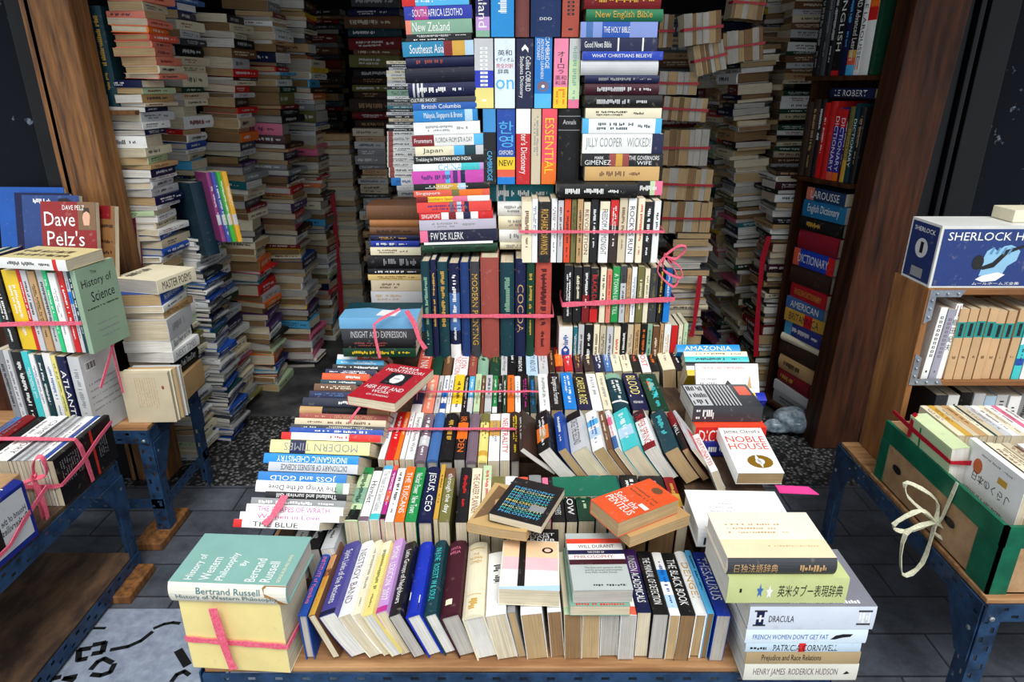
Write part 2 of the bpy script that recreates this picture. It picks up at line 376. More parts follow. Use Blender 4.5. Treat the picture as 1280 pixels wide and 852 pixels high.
# pale slabs with black marks in the pavement
D0, D1 = 1.03, 1.66
def slab(x0, x1, y0, y1): 
    m = MB(); m.box((x0,y0,0), (x1,y1,.006)); return struct('trim_3', m, M['slab'], .002)
slab(-1.28, -.80, .9, 1.66); slab(-.795, -.40, .9, 1.66)
mk = MB()
def gp(px, py): 
    D = D_at(py, .006); return (X_at(px, D, .006), D)
def stroke(pts, wd=7):
    q = [gp(*p) for p in pts]
    for i in range(len(q)-1):
        (xa, ya), (xb, yb) = q[i], q[i+1]; dx, dy = xb-xa, yb-ya; l = math.hypot(dx, dy) or 1; nx, ny = -dy/l*wd/1000*.9, dx/l*wd/1000*.9
        ex, ey = dx/l*.003, dy/l*.003
        vs = [(xa+nx-ex,ya+ny-ey),(xb+nx+ex,yb+ny+ey),(xb-nx+ex,yb-ny+ey),(xa-nx-ex,ya-ny-ey)]
        mk.add([(x,y,.0065) for x,y in vs]+[(x,y,.0075) for x,y in vs], [(4,5,6,7),(0,1,5,4),(1,2,6,5),(2,3,7,6),(3,0,4,7)], (0,0,0))
stroke([(139,812),(160,808),(176,801),(190,790)]); stroke([(193,785),(205,780),(216,778),(224,779)], 6)
stroke([(113,810),(99,812),(98,825),(108,823)], 9); stroke([(117,806),(131,803),(128,815),(116,817)], 9)
stroke([(114,836),(122,827),(130,823),(140,828)], 8); stroke([(143,830),(138,840),(126,844),(115,843)], 8)
stroke([(223,813),(234,831)], 13); stroke([(215,851),(221,843),(230,839),(236,843)], 7); stroke([(118,785),(131,785)], 5); stroke([(60,850),(75,846)], 8)
stroke([(92,850),(80,848),(95,845)], 8)
o = mk.build('trim_4', M['mark']); o['kind'] = 'structure'

# ================================================================ FURNITURE
def slotted(p0, axis_u, axis_v, lu, lv, parent, name='rail', th=.003, pitch=.055):
    """steel strip with two staggered rows of real slots"""
    p0 = Vector(p0); U = Vector(axis_u).normalized(); V = Vector(axis_v).normalized(); Nn = U.cross(V)
    vb = [0,.18,.38,.62,.82,1]; m = MB(); n = max(2, int(lu/pitch)); us = [0.]
    for k in range(n):
        b0 = k*lu/n; q = lu/n
        us += [b0+q*.1, b0+q*.4, b0+q*.6, b0+q*.9]
    us.append(lu); us = sorted(set(us))
    for i in range(len(us)-1):
        um = (us[i]+us[i+1])/2; fr = (um % (lu/n))/(lu/n)
        for j in range(5):
            if (j == 1 and .1 < fr < .4) or (j == 3 and .6 < fr < .9): continue
            c = [p0+U*us[a]+V*lv*vb[b] for a, b in ((i,j),(i+1,j),(i+1,j+1),(i,j+1))]
            c2 = [q-Nn*th for q in c]; m.add([tuple(q) for q in c+c2], [(0,1,2,3),(7,6,5,4),(0,4,5,1),(1,5,6,2),(2,6,7,3),(3,7,4,0)], (0,0,0))
    return m.build(name, M['steel_blue'], parent)
def bolt(p, n, parent, r=.007):
    m = MB(); n = Vector(n).normalized(); a = n.orthogonal().normalized(); b = n.cross(a); p = Vector(p); vs = []
    for q, rr, hh in ((0, r, 0), (1, r, .004), (2, r*.6, .006)):
        vs += [tuple(p+a*rr*math.cos(k*PI/4)+b*rr*math.sin(k*PI/4)+n*hh) for k in range(8)]
    fs = [(q*8+k, q*8+(k+1) % 8, q*8+8+(k+1) % 8, q*8+8+k) for q in (0,1) for k in range(8)]+[tuple(range(16,24))]
    m.add(vs, fs, (0,0,0)); return m.build('bolt', M['bolt'], parent)
def steel_table(name, label, x0, x1, y0, y1, h, top='ply', shelf=None, inner=1, gus=True, cross=None, group=None):
    """inner = +1: the aisle side is x1 ; -1: the aisle side is x0"""
    r = empty(name, ((x0+x1)/2, (y0+y1)/2, 0)); tag(r, label, 'table', group)
    inv = Matrix.Translation(-Vector(r.location))
    ch = []
    m = MB(); m.box((x0+.004,y0+.004,h-.014), (x1-.004,y1-.004,h)); ch.append(m.build('table_top', M[top], None, .002))
    w_ = .045
    for xx, sx in ((x0,1),(x1,-1)):
        for yy, sy in ((y0,1),(y1,-1)):
            lg = slotted((xx,yy,0), (0,0,1), (sx,0,0), h-.016, w_, None, 'leg'); ch.append(lg)
            f2 = slotted((xx,yy,0), (0,0,1), (0,sy,0), h-.016, w_, lg, 'leg_flange')
            bolt((xx+sx*.02, yy-sy*.004, h-.05), (0,-sy,0), lg); bolt((xx-sx*.004, yy+sy*.02, h-.10), (-sx,0,0), lg)
    ch.append(slotted((x0+.003,y0-.004,h-.06), (1,0,0), (0,0,1), x1-x0-.006, .05, None, 'rail'))
    ch.append(slotted((x0+.003,y1+.004,h-.06), (1,0,0), (0,0,1), x1-x0-.006, .05, None, 'rail'))
    for xx in (x0-.004, x1+.004):
        ch.append(slotted((xx,y0,h-.06), (0,1,0), (0,0,1), y1-y0, .05, None, 'rail'))
    if gus:
        for xx in (x0-.006, x1+.006):
            for yy, sy in ((y0,1),(y1,-1)):
                m = MB(); g = .12; pts = [(xx,yy,h-.06),(xx,yy+sy*g,h-.06),(xx,yy+sy*.045,h-.19),(xx,yy,h-.19)]
                m.add(pts+[(x+.003,y,z) for x,y,z in pts], [(0,1,2,3),(7,6,5,4),(0,4,5,1),(1,5,6,2),(2,6,7,3),(3,7,4,0)], (0,0,0)); ch.append(m.build('gusset', M['steel_blue']))
    if shelf is not None:
        m = MB(); m.box((x0+.01,y0+.01,shelf-.012), (x1-.006,y1-.01,shelf)); ch.append(m.build('lower_shelf', M['ply_old'], None, .002))
        ch.append(slotted((x1+.004,y0,shelf-.05), (0,1,0), (0,0,1), y1-y0, .05, None, 'rail'))
    if cross:
        for xx in (x0, x1): ch.append(slotted((xx,y0,cross), (0,1,0), (0,0,1), y1-y0, .04, None, 'rail'))
        ch.append(slotted((x0,y0,cross), (1,0,0), (0,0,1), x1-x0, .04, None, 'rail'))
    for c in ch: c.parent = r; c.matrix_parent_inverse = inv
    return r
LXR = -1.277     # aisle side of the left tables
ct = steel_table('display_table', 'low blue steel display table with plywood top under the centre books', -.64, .66, 1.035, 2.75, .43, 'ply')
steel_table('steel_table', 'blue slotted steel table with lower wooden shelf at the left front', -2.1, LXR, .80, 1.86, .43, 'ply_old', shelf=.07, group='steel side tables')
steel_table('steel_table', 'low blue steel bench behind the left front table, standing on wood blocks', -1.95, LXR+.02, 2.03, 2.40, .45, 'ply', cross=.12, gus=True, group='steel side tables')
steel_table('steel_table', 'blue slotted steel bench under the green taped carton on the right', 1.118, 2.1, 1.24, 1.99, .42, 'ply', group='steel side tables')
# stepped boards that carry the rear rows of the centre table
def step(x0, x1, y0, y1, z0, z1):
    m = MB(); m.box((x0,y0,z0), (x1,y1,z1)); o = m.build('riser_board', M['ply_old']); o.parent = ct; o.matrix_parent_inverse = Matrix.Translation(-Vector(ct.location))
def wblock(px, py, sx, sy, sz, label, dx=0):
    D = D_at(py, 0); x = X_at(px, D, 0); m = MB(); m.box((-sx/2,-sy/2,0), (sx/2,sy/2,sz)); o = m.build('wooden_block', M['wood_raw'], None, .004)
    o.location = (x, D, 0); tag(o, label, 'wooden block', 'wooden blocks under the left steel tables')
wblock(205, 664, .10, .22, .03, 'brown wooden block under the near leg of the left back bench')
wblock(163, 733, .09, .16, .03, 'brown wooden block beside the back leg of the left front table')

# ================================================================ CENTRE TABLE BOOKS
def row(ctx, yf, h, yh, dh, d, items, lean=0, pitch=None, **kw):
    D = D_at(yf, h); Dh = D_at(yh, h+dh); L = math.hypot(Dh-D, dh); p = math.atan2(dh, Dh-D)
    for k, it in enumerate(items):
        l, r_, col, title, tc = it[:5]; o = dict(it[5]) if len(it) > 5 else {}
        le = R(o.pop('lean', lean)); dd = o.pop('d', d); LL = L*o.pop('Lk', 1); hh = h+o.pop('dz', 0)
        x0, x1 = X_at(l, D, hh), X_at(r_, D, hh)
        t = (x1-x0)*math.cos(le)*.965; S = (-math.sin(le), -math.sin(p)*math.cos(le), math.cos(le)*math.cos(p))
        Dk = D+o.pop('dy', rnd.uniform(-.006, .006))
        a = dict(kw); a.update(o)
        book(t, LL*rnd.uniform(.97, 1.01), dd*rnd.uniform(.97, 1.0) if 'dz' not in o else dd, S, X_, ((x0+x1)/2, Dk, hh), anchor=(0,-.5,.5), col=col, title=title, tc=tc, ctx=ctx, **a)
    return D, D+L
F1 = 'in the front row of the centre table'
r1 = [
 (372,384,'blue','INSTITUTE of Yugoslavia','pink',dict(lean=2,kind='h',page='g',Lk=1.05)),
 (385,395,'brown','~','orange',dict(lean=20,bands=[(0,.5,'gold'),(.6,.8,'tan')])),
 (396,421,(70,66,142),'Spirit Links of the Ancients','white',dict(lean=23,bend=.012,page='w',kind='p',bands=[(0,.06,'navy')])),
 (421,440,'white','NESTROY BAND','mauve',dict(lean=23,bend=.01)),
 (440,452,'cream','~','grey',dict(lean=23,bend=.01)),
 (452,467,'pale yellow','~','olive',dict(lean=23,bend=.008,page='w',bands=[(.8,1,'cream')])),
 (467,484,'lilac','PONS  LEXICON  2007','white',dict(lean=23,page='c',bands=[(0,.07,'magenta')])),
 (484,502,'black','Latin Groups of Neighbours','white',dict(lean=23,page='g')),
 (503,525,(16,44,170),'','white',dict(lean=22,kind='h',page='w',art=[('p','spineF',[(.02,.1),(.12,.1),(.2,.9),(.02,.9)],'dark brown'),('p','spineF',[(.12,.1),(.2,.9),(.3,.9),(.22,.1)],'white')])),
 (526,545,'dark teal','IN JUNE  ROBERT W & SOUL','turquoise',dict(lean=21,page='w',kind='h')),
 (546,574,'maroon','','pink',dict(lean=19,page='g',kind='h',art=[('t','spineUp','SANTA',.2,.86,.8,.9,'pink'),('t','spineUp','BIBLIA',.2,.80,.8,.84,'pink'),('r','spineUp',.3,.1,.65,.17,'cream')])),
 (575,605,'cream','','gold',dict(lean=15,page='w',kind='h',art=[('t','spineUp','THE',.35,.80,.65,.83,'gold'),('t','spineUp','HUMAN',.2,.74,.8,.78,'gold'),('t','spineUp','COMEDY',.2,.68,.8,.72,'gold'),('r','spineUp',.15,.25,.85,.255,'gold'),('r','spineUp',.15,.9,.85,.91,'gold'),('m','spine',.8,.3,.93,.7,'gold')])),
 (606,633,'white','~','black',dict(lean=12,page='c')),
 (634,644,'grey','~','black',dict(lean=11,page='t')),
 (650,678,'white','~','black',dict(lean=7,page='t')),
 (684,702,'white','~','grey',dict(lean=5,page='b')),
 (705,727,'cream','~','dark red',dict(lean=2,page='b',bands=[(0,.1,'pale green')])),
 (728,751,'white','~','grey',dict(lean=1,page='t')),
 (752,775,'white','~','grey',dict(lean=1,page='g')),
 (776,796,'white','~','coral',dict(lean=0,page='g',bands=[(0,.12,'coral')])),
 (797,815,'navy','UNSEEN ACADEMICALS','white',dict(page='c',bands=[(.6,1,'purple')])),
 (816,836,'black','THE MANUAL OF DETECTION','white',dict(lean=-1,page='g')),
 (837,850,'white','~','blue',dict(lean=-1,page='t',bands=[(.5,.7,'bright blue'),(.1,.3,'pale blue')])),
 (850,869,'black','THE BLACK BOOK','white',dict(lean=-2,page='b')),
 (870,885,'white','DENGEI','gold',dict(lean=-2,kind='h',page='t')),
 (885,893,'sky blue','~','navy',dict(lean=-2,page='b')),
 (895,913,(14,50,160),'THESAURUS','white',dict(lean=-2,page='g',tsz=.74,trange=(.1,.78))),
]
for q_ in r1[:12]:
    pass
r1 = [(*q_[:5], dict(q_[5], Lk=q_[5].get('Lk', 1.2))) if k_ < 12 else q_ for k_, q_ in enumerate(r1)]
DA, DB = row(F1, 766, .553, 688, .0, .122, r1, kind='p')
F2 = 'in the second row of the centre table'
r2 = [
 (430,447,'pale green','~','dark green',dict(bands=[(.86,1,'green'),(.3,.6,'sage green'),(.02,.2,'black')])),
 (448,460,'white','Hamlet','black',dict(bands=[(.92,1,'black'),(0,.08,'mauve')])),
 (461,473,'white','The House of the Seven Gables','grey',dict(bands=[(0,.1,'turquoise'),(.92,1,'sky blue')])),
 (474,480,'magenta','~','white',dict(bands=[(.9,1,'coral'),(.3,.5,'coral'),(0,.08,'black')])),
 (481,492,'white','~','black'),
 (493,505,'orange','THE TUSCANS','white'),
 (506,520,'green','Nuclear Power  New Town','white'),
 (521,540,'navy','JESUS, CEO','white',dict(kind='h')),
 (541,547,'gold','~','black'),
 (548,562,'olive','through the day','white',dict(bands=[(.8,1,'brown')])),
 (569,584,'black','~','red'),
 (585,599,'cream','THE CAREER PLANNER','dark red'),
 (600,612,'cream','~','red',dict(bands=[(.7,1,'pale green')])),
 (613,630,'olive','~','white',dict(Lk=.8)), (631,648,'white','~','black',dict(Lk=.8)), (649,662,'coral','~','white',dict(Lk=.8)),
 (663,680,'grey','~','black',dict(Lk=.8)), (681,689,'pink','~','purple',dict(Lk=.8)), (690,707,'black','THE WORLDLY PHILOSOPHERS','white',dict(Lk=.8)),
 (708,722,'black','YELLOW','white',dict(Lk=.8)), (723,744,'dark green','~','pale green',dict(Lk=.8)), (745,760,'teal','~','white',dict(Lk=.8)),
 (761,786,'dark teal','~','white',dict(Lk=.8)), (787,812,'black','~','white',dict(Lk=.8,page='b')),
 (813,846,'black','~','pink',dict(Lk=.8,page='b')), (847,861,'dark red','~','gold',dict(Lk=.8,bands=[(.3,.6,'gold'),(.1,.2,'olive')])),
]
row(F2, 650, .606, 582, .015, .125, r2, kind='p')
F3 = 'in the pink-string bundle of the third row, left'
r3 = [
 (472,480,'white','~','blue'), (481,492,'red','~','white',dict()), (492,498,'orange','~','white'), (499,505,'white','~','magenta'),
 (506,517,'white','Everything Beside Work','black'), (519,532,'mauve','~','white',dict(kind='h',page='g',bands=[(.3,.5,'light grey')])),
 (533,547,'denim blue','','white',dict(kind='h',page='g')), (548,566,'black','~','gold',dict(kind='h',page='g')),
 (567,581,'black','IRON EDEN','orange',dict(bands=[(.4,.75,'orange',)],page='g')), (582,596,'mauve','','black',dict(kind='h',page='g')),
 (597,609,'pale yellow','~','olive',dict(kind='h',bands=[(.8,1,'olive'),(.1,.2,'gold')])), (610,624,'white','~','grey',dict(bands=[(.5,.85,'gold')])),
 (625,637,'white','NEUTRALITY','red'), (638,650,'dark brown','~','yellow',dict(kind='h',page='g')),
]
D3a, D3b = row(F3, 574, .628, 515, .02, .125, r3, kind='p')
F3R = 'among the leaning books of the third row, right'
r3r = [
 (646,657,'dark brown','~','white',dict(page='w',lean=48)), (668,691,'black','~','white',dict(page='w',lean=36,bands=[(.25,.6,'orange')],art=[('p','spineUp',[(.2,.3),(.7,.25),(.9,.45),(.6,.55),(.3,.5)],'tan')])),
 (695,709,'blue','~','white',dict(page='t')), (710,736,'light grey','GEORGE THE SECOND','black',dict(bands=[(.8,1,'black')])),
 (738,757,'white','~','blue',dict(page='t',bands=[(.3,.5,'pale blue'),(.6,.75,'sky blue')])), (758,766,'brown','~','cream',dict(page='b')),
 (767,775,'white','~','pink',dict(bands=[(.0,.3,'denim blue'),(.6,.8,'pink')])),
 (776,801,'turquoise','~','white',dict(page='c',bands=[(.3,.55,'pale blue')])), (803,823,'white','SUPER SPRING','red',dict(page='w',bands=[(0,.15,'dark red'),(.75,1,'maroon')])),
 (827,850,'dark teal','~','turquoise',dict(page='t')), (851,861,'dark red','WILL','white',dict(page='t',bands=[(0,.6,'black')])),
]
row(F3R, 561, .69, 514, .01, .118, r3r, lean=32, kind='p', bend=.006)
F4 = 'in the pink-string bundle of the fourth row, left'
r4 = [
 (513,526,'white','~','navy',dict(bands=[(.2,.5,'navy')])), (527,541,'salmon','~','cream'), (542,548,'light grey','~','olive'), (549,556,'white','~','blue',dict(bands=[(.1,.25,'blue'),(.4,.55,'bright blue')])),
 (557,562,'white','~','black'), (563,576,'yellow','~','black',dict(bands=[(0,.2,'white')])), (577,582,'black','~','white'), (583,590,'sky blue','~','white',dict(bands=[(0,.4,'light grey')])),
 (591,599,'pale green','~','olive'), (600,604,'brown','~','cream'), (605,614,'light grey','~','black'), (615,621,'green','~','white',dict(bands=[(0,.15,'white')])),
 (622,627,'black','BLACK & BLUE','white'), (628,633,'dark green','~','white'), (634,643,'orange','~','brown',dict(page='b')), (644,651,'white','~','grey'),
 (652,662,'black','~','magenta'), (663,671,'dark teal','~','bright blue'),
]
row(F4, 515, .64, 468, .03, .115, r4, kind='p')
F4R = 'in the fourth row of the centre table, right'
r4r = [
 (675,688,'white','~','grey',dict(page='t')), (689,704,'black','Dangerous Fortune','white',dict(page='t')), (706,722,'bright blue','~','white'), (723,740,'black','CAREFUL ROSE','pale yellow',dict(bands=[(0,.3,'navy')])),
 (741,754,'white','~','grey'), (755,766,'cream','~','grey'), (768,789,'dark teal','~','white',dict(kind='h',bands=[(.86,1,'sage green'),(.2,.24,'white')])),
 (791,812,'navy','','gold',dict(art=[('t','spine','BLOOD',.08,.2,.6,.8,'pale yellow'),('r','spine',.62,.1,.66,.9,'white'),('t','spineUp','PENNY',.2,.16,.8,.22,'white')])), (814,837,'dark green','~','turquoise',dict(art=[('p','spineUp',[(.3,.5),(.7,.7),(.3,.8)],'orange'),('p','spineUp',[(.7,.4),(.3,.3),(.7,.55)],'turquoise')])),
]
row(F4R, 512, .668, 466, .02, .118, r4r, kind='p')
F5 = 'in the fifth row of the centre table, left'
r5 = [
 (519,536,'coral','VIET NAM','white'), (538,551,'dark green','','gold',dict(kind='h')), (552,563,'brown','~','tan',dict(kind='h')),
 (565,584,'white','','red',dict(art=[('t','spine','THE LION',.05,.52,.75,.9,'red'),('t','spine','CONNECTION',.05,.1,.95,.48,'red')])),
 (585,595,'reddish brown','~','tan',dict(kind='h')), (596,610,'sage green','~','dark green',dict(kind='h',)), (612,625,'dark green','~','olive',dict(kind='h')),
 (626,634,'light grey','Selected Writings','black'), (635,645,'black','~','white'), (646,657,'black','Romance','white'), (658,673,'pale blue','THE JOY AND LOVE','black',dict()), (674,686,'light grey','~','grey'),
]
row(F5, 469, .655, 433, .03, .118, r5, kind='p')
F5R = 'in the fifth row of the centre table, right'
r5r = [
 (687,694,'dark brown','~','tan'), (695,705,'dark red','~','gold',dict(bands=[(.2,.7,'orange')])), (706,717,'red','~','white'), (719,729,'maroon','~','gold'), (731,744,'dark brown','~','cream'),
 (744,757,'navy','~','white'), (757,766,'denim blue','~','white'), (767,778,'cream','~','grey'), (779,791,'cream','~','brown'), (792,802,'black','~','coral'), (803,814,'white','LOST','red'), (815,825,'black','~','orange'),
]
row(F5R, 464, .662, 433, .03, .118, r5r, kind='p', lean=6)
row(F5R, 462, .672, 425, .03, .14, [(829,845,'cream','~','brown',dict(page='t')), (846,857,'black','~','white',dict(page='t'))], kind='p', lean=8)
D6 = 2.13
def urow(ctx, D, h0, yt, d, items, yaw=0, piv=None, **kw):
    """upright books, spines to the street"""
    h1 = h_at(yt, D)
    for it in items:
        l, r_, col, title, tc = it[:5]; o = dict(it[5]) if len(it) > 5 else {}
        hm = (h0+h1)/2; x0, x1 = X_at(l, D, hm), X_at(r_, D, hm); a = dict(kw); a.update(o); dz = a.pop('dh', rnd.uniform(-.012, .004)); dd = a.pop('dd', d)
        ln = R(a.pop('roll', 0)); yy = D+a.pop('dy', rnd.uniform(-.003, .004))
        m = mat_from(-Y_, X_)
        rz = Matrix.Rotation(yaw, 4, 'Z'); rr = Matrix.Rotation(ln, 4, 'Y')
        p = Vector(((x0+x1)/2, yy, h0))
        if yaw:
            pv = Vector(piv); p = pv+(rz @ (p-pv))
        book((x1-x0)*.965, (h1-h0+dz), dd, None, None, p, anchor=(0,-.5,.5), rot=rz @ rr @ m, col=col, title=title, tc=tc, ctx=ctx, **a)
F6 = 'in the upright row under the right string bundles'
urow(F6, D6, .565, 405, .12, [(698,715,'white','~','blue',dict(art=[('p','spineUp',[(.2,.5),(.5,.42),(.8,.5),(.8,.62),(.5,.7),(.2,.62)],'blue')])), (716,721,'teal','~','white'), (722,729,'light grey','~','black'),(730,740,'black','~','white'),
 (741,748,'cream','~','brown'), (749,756,'beige','~','black'), (757,765,'light grey','~','black'), (766,774,'cream','~','red'), (775,782,'black','~','white'), (783,790,'beige','~','brown'),
 (791,798,'tan','~','black'), (799,806,'black','~','orange'), (807,813,'sage green','~','dark green'), (814,822,'brown','~','cream'), (823,827,'tan','~','black'), (828,836,'white','~','gold'), (837,845,'black','~','red',dict(bands=[(.5,1,'red')])),(846,851,'cream','~','grey'),(852,857,'pale green','~','grey')])
B2 = 'in the middle string bundle on the right'
B2h = h_at(403, D6)
urow(B2, D6, B2h, 333, .125, [(705,716,'black','~','white'), (717,727,'black','~','cream'), (728,737,'dark red','~','white',dict(bands=[(.5,1,'black')])), (738,748,'black','BLACK DAHLIA','red',dict(bands=[(0,.25,'red')])),
 (750,757,'cream','~','black'), (758,764,'salmon','~','red'), (765,774,(30,150,70),'A TOWN LIKE TILL','white'), (775,782,'light grey','~','black',dict(bands=[(.7,1,'dark grey')])), (783,788,'tan','~','brown'), (789,795,'white','~','denim blue'),
 (796,804,'olive','~','cream'), (805,811,'cream','~','olive'), (812,822,'dark grey','~','olive'), (823,829,'black','~','yellow'), (831,839,'bright blue','~','white')])
B3 = 'in the upper string bundle on the right'
B3h = B2h+.19
B3h = h_at(328, D6)
urow(B3, D6, B3h, 249, .125, [(652,665,'cream','~','brown'), (665,672,'white','~','blue'), (673,688,'black','RICHARD DAWKINS','gold',dict(bands=[(.12,.88,'dark brown')])), (689,696,'white','~','mauve'), (697,704,'light grey','~','dark red'),
 (705,713,(222,72,34),'~','maroon'), (714,720,'olive','~','black'), (721,728,'tan','~','black'), (729,737,'cream','REVOLUTION','dark red'), (738,747,'black','~','white'), (749,761,'white','FREEDOM AT MIDNIGHT','black',dict(bands=[(.85,1,'cream')])),
 (762,772,'dark brown','~','white',dict(bands=[(.6,1,'red')])), (773,783,'beige','~','brown'), (784,794,'white','ROCKYS RUN','black'), (796,804,'cream','~','red'), (805,815,'black','~','white'), (816,824,'white','~','black')])
EN = 'among the tall cloth volumes bundled in the middle'
EH = h_at(447, D6)
urow(EN, D6, EH, 326, .17, [(528,539,'dark teal','~','sage green'), (540,547,'navy','~','gold'), (548,561,'dark teal','~','gold'), (562,575,'navy','~','white',dict(bands=[(.3,.7,'denim blue'),(0,.15,'white')])),
 (576,587,(22,54,110),'','gold'), (588,600,'dark grey','MODERN PAINTING','gold'), (601,624,'reddish brown','','black',dict(dh=.01)), (625,643,'dark teal','~','sage green',), (644,657,'navy','COCOA','tan',dict(dh=.006)), (658,668,'dark green','~','gold'), (669,689,(176,72,58),'~','maroon',dict(dh=.008))], kind='h')
# risers under the rows
step(-.60, .62, 1.25, 1.46, .43, .475); step(-.30, .62, 1.47, 1.72, .43, .50); step(-.30, .62, 1.73, 2.11, .43, .515)
step(-.5, .5, 2.115, 2.30, .43, .560); step(-.45, -.0, 2.125, 2.30, .56, EH-.001)
step(-.62, -.30, 1.50, 2.0, .43, .50); step(-.60,.0, 2.302, 2.74, .43, .655)

# flat stacks with spines to the street
def fstack(ctx, D, dep, items, ylast, roll=0, hb=None, **kw):
    hs = [h_at(it[2], D) for it in items]+[hb if hb is not None else h_at(ylast, D)]
    for k in range(len(items)-1, -1, -1):
        l, r_, _, col, title, tc = items[k][:6]; o = dict(items[k][6]) if len(items[k]) > 6 else {}
        t = hs[k]-hs[k+1]; hm = (hs[k]+hs[k+1])/2; x0, x1 = X_at(l, D, hm), X_at(r_, D, hm)
        a = dict(kw); a.update(o); dd = a.pop('d', dep); up = a.pop('up', True); ry = a.pop('roll', roll); yy = D+a.pop('dy', 0)
        m = mat_from(-Y_, Z_); m = Matrix.Rotation(R(ry), 4, 'Y') @ m
        if a.pop('flip', 0): m = Matrix.Rotation(R(ry), 4, 'Y') @ mat_from(-Y_, -Z_)
        yw = a.pop('yaw', 0); m = Matrix.Rotation(R(yw), 4, 'Z') @ m
        c = Vector(((x0+x1)/2, yy, hm))
        book(t*.975, (x1-x0), dd, None, None, c, anchor=(0,0,.5), rot=m, col=col, title=title, tc=tc, ctx=ctx, order='top', **a)
    return hs
LT = 'in the travel-guide tower above the bundles'
DT = 2.2
fstack(LT, DT, .13, [
 (502,586,-10,'sky blue','~','white',dict(bands=[(.8,1,'red')])),
 (505,590,7,(30,50,160),'SOUTH AFRICA LESOTHO','white',dict(bands=[(.65,.85,'magenta')])),
 (507,590,24,'sage green','New Zealand','white',dict(bands=[(.92,1,'salmon')],tsz=.66,trange=(.1,.66))),
 (508,589,42,'black','~','white'), (507,589,47,'black','~','white'),
 (503,592,51,(30,130,170),'Southeast Asia','white',dict(bands=[(.3,.42,'dark red'),(.12,.3,'gold'),(0,.12,'pale blue')],trange=(.1,.58))),
 (507,592,70,'navy','~','reddish brown',dict(kind='h')), (506,594,84,(16,18,40),'','white',dict(kind='h')), (510,595,103,'navy','~','white',dict(kind='h',bands=[(.9,.93,'light grey'),(.84,.87,'light grey'),(.78,.81,'light grey')])),
 (512,595,121,'dark grey','CULTURE SHOCK!','white',dict(trange=(.02,.4))),
 (516,596,128,(28,90,170),'British Columbia','white',dict(trange=(.14,.75))),
 (517,597,137,(30,130,196),'Malaysia, Singapore & Brunei','white',dict(bands=[(.08,.2,'pale blue')],trange=(.16,.76))),
 (517,600,152,'white','~','grey',dict(bands=[])),
 (515,607,168,'white','FLORIDA FROM $70 A DAY','dark grey',dict(bands=[(.7,1,'dark red'),(0,.16,'sky blue')],trange=(.32,.82),art=[('t','spine','Frommers',.03,.3,.27,.7,'white')])),
 (519,607,182,'cream','Japan','black',dict(bands=[(0,.14,'light grey'),(.14,.3,'dark teal'),(.3,.45,'sky blue')],trange=(.1,.4))),
 (517,607,194,'black','Trekking in PAKISTAN AND INDIA','white',dict(bands=[(.0,.015,'white')],trange=(.03,.8))),
 (516,609,204,'white','CHINA','sky blue',dict(bands=[(0,.1,'lilac'),(.1,.35,'turquoise')],trange=(.34,.66),tsz=.85)),
 (515,610,213,(200,70,170),'~','purple',dict(bands=[(.3,.36,'navy'),(.4,.46,'purple'),(.5,.56,'sky blue')])),
 (517,610,229,'black','~','white',dict(bands=[(.4,.7,'gold'),(.3,.4,'pale blue')])),
 (517,612,237,'coral','Singapore','white',dict(bands=[(.1,.4,'orange'),(.4,.5,'olive')],trange=(.03,.35))),
 (520,612,245,'yellow','Southern Spain','red',dict(bands=[(.84,1,'dark red'),(0,.3,'white'),(.3,.5,'pink')],trange=(.16,.5))),
 (521,614,252,(224,66,60),'~','purple',dict(bands=[(.3,.36,'navy'),(.4,.46,'pale blue'),(.5,.56,'mauve')])),
 (524,616,265,'red','SINGAPORE','white',dict(bands=[(.2,.7,'white'),(.3,.4,'navy'),(.5,.6,'dark red')],trange=(.03,.28))),
 (524,620,274,(190,184,200),'~','grey'),
 (525,622,287,(16,16,50),'FW DE KLERK','white',dict(bands=[(.9,1,'pink')],trange=(.14,.56))),
 (530,616,302,'white','','grey'), (527,622,305,'dark green','~','black',dict(kind='h')),
], 0, hb=h_at(326, D6)+.012, roll=-1.8, kind='p')
RT = 'in the tower beside the upright dictionaries'
fstack(RT, DT-.02, .14, [
 (731,827,-14,'dark red','~','gold',dict(kind='h')), (733,829,11,(30,110,70),'New English Bible','gold',dict(kind='h',tsz=.7)), (726,822,27,(130,150,210),'THE HOLY BIBLE','white',dict(bands=[(.36,.72,(30,80,170)),(.84,.93,'denim blue')],trange=(.3,.64))),
 (726,822,47,'navy','Good News Bible','white',dict(bands=[(.18,.2,'white'),(.5,.52,'white')],trange=(.05,.4))), (728,829,64,(20,60,170),'WHAT CHRISTIANS BELIEVE','white',dict(tsz=.4)), (726,823,75,'light grey','','grey',dict(kind='h')),
 (731,824,94,'navy','~','grey',dict(kind='h')), (731,824,104,'maroon','~','light grey',dict(kind='h')), (731,828,119,'black','~','light grey',dict(kind='h')), (732,827,135,'cream','~','black'),
 (728,827,148,'sky blue','~','dark teal',dict(bands=[(.08,.92,'white')])), (728,829,167,'white','JILLY COOPER   WICKED!','grey',dict(bands=[(0,.14,'navy')],trange=(.04,.84),tsz=.62)),
 (727,829,192,'black','','white',dict(bands=[(.42,.66,'reddish brown'),(.5,.58,'gold')],art=[('t','spine','MARK',.16,.56,.27,.8,'white'),('t','spine','GIMENEZ',.04,.12,.36,.5,'white'),('t','spine','THE GOVERNORS',.58,.5,.95,.84,'white'),('t','spine','WIFE',.68,.12,.86,.42,'white')])),
 (731,824,208,(206,166,104),'~','brown'),
 (797,828,226,'black','~','white',dict(bands=[(0,.3,'pink'),(.3,.5,'pale green')])),
], 244, kind='p')
fstack('on top of the upper string bundle', D6-.012, .12, [(696,797,230,'black','~','white',dict(kind='h',page='g'))], 248)
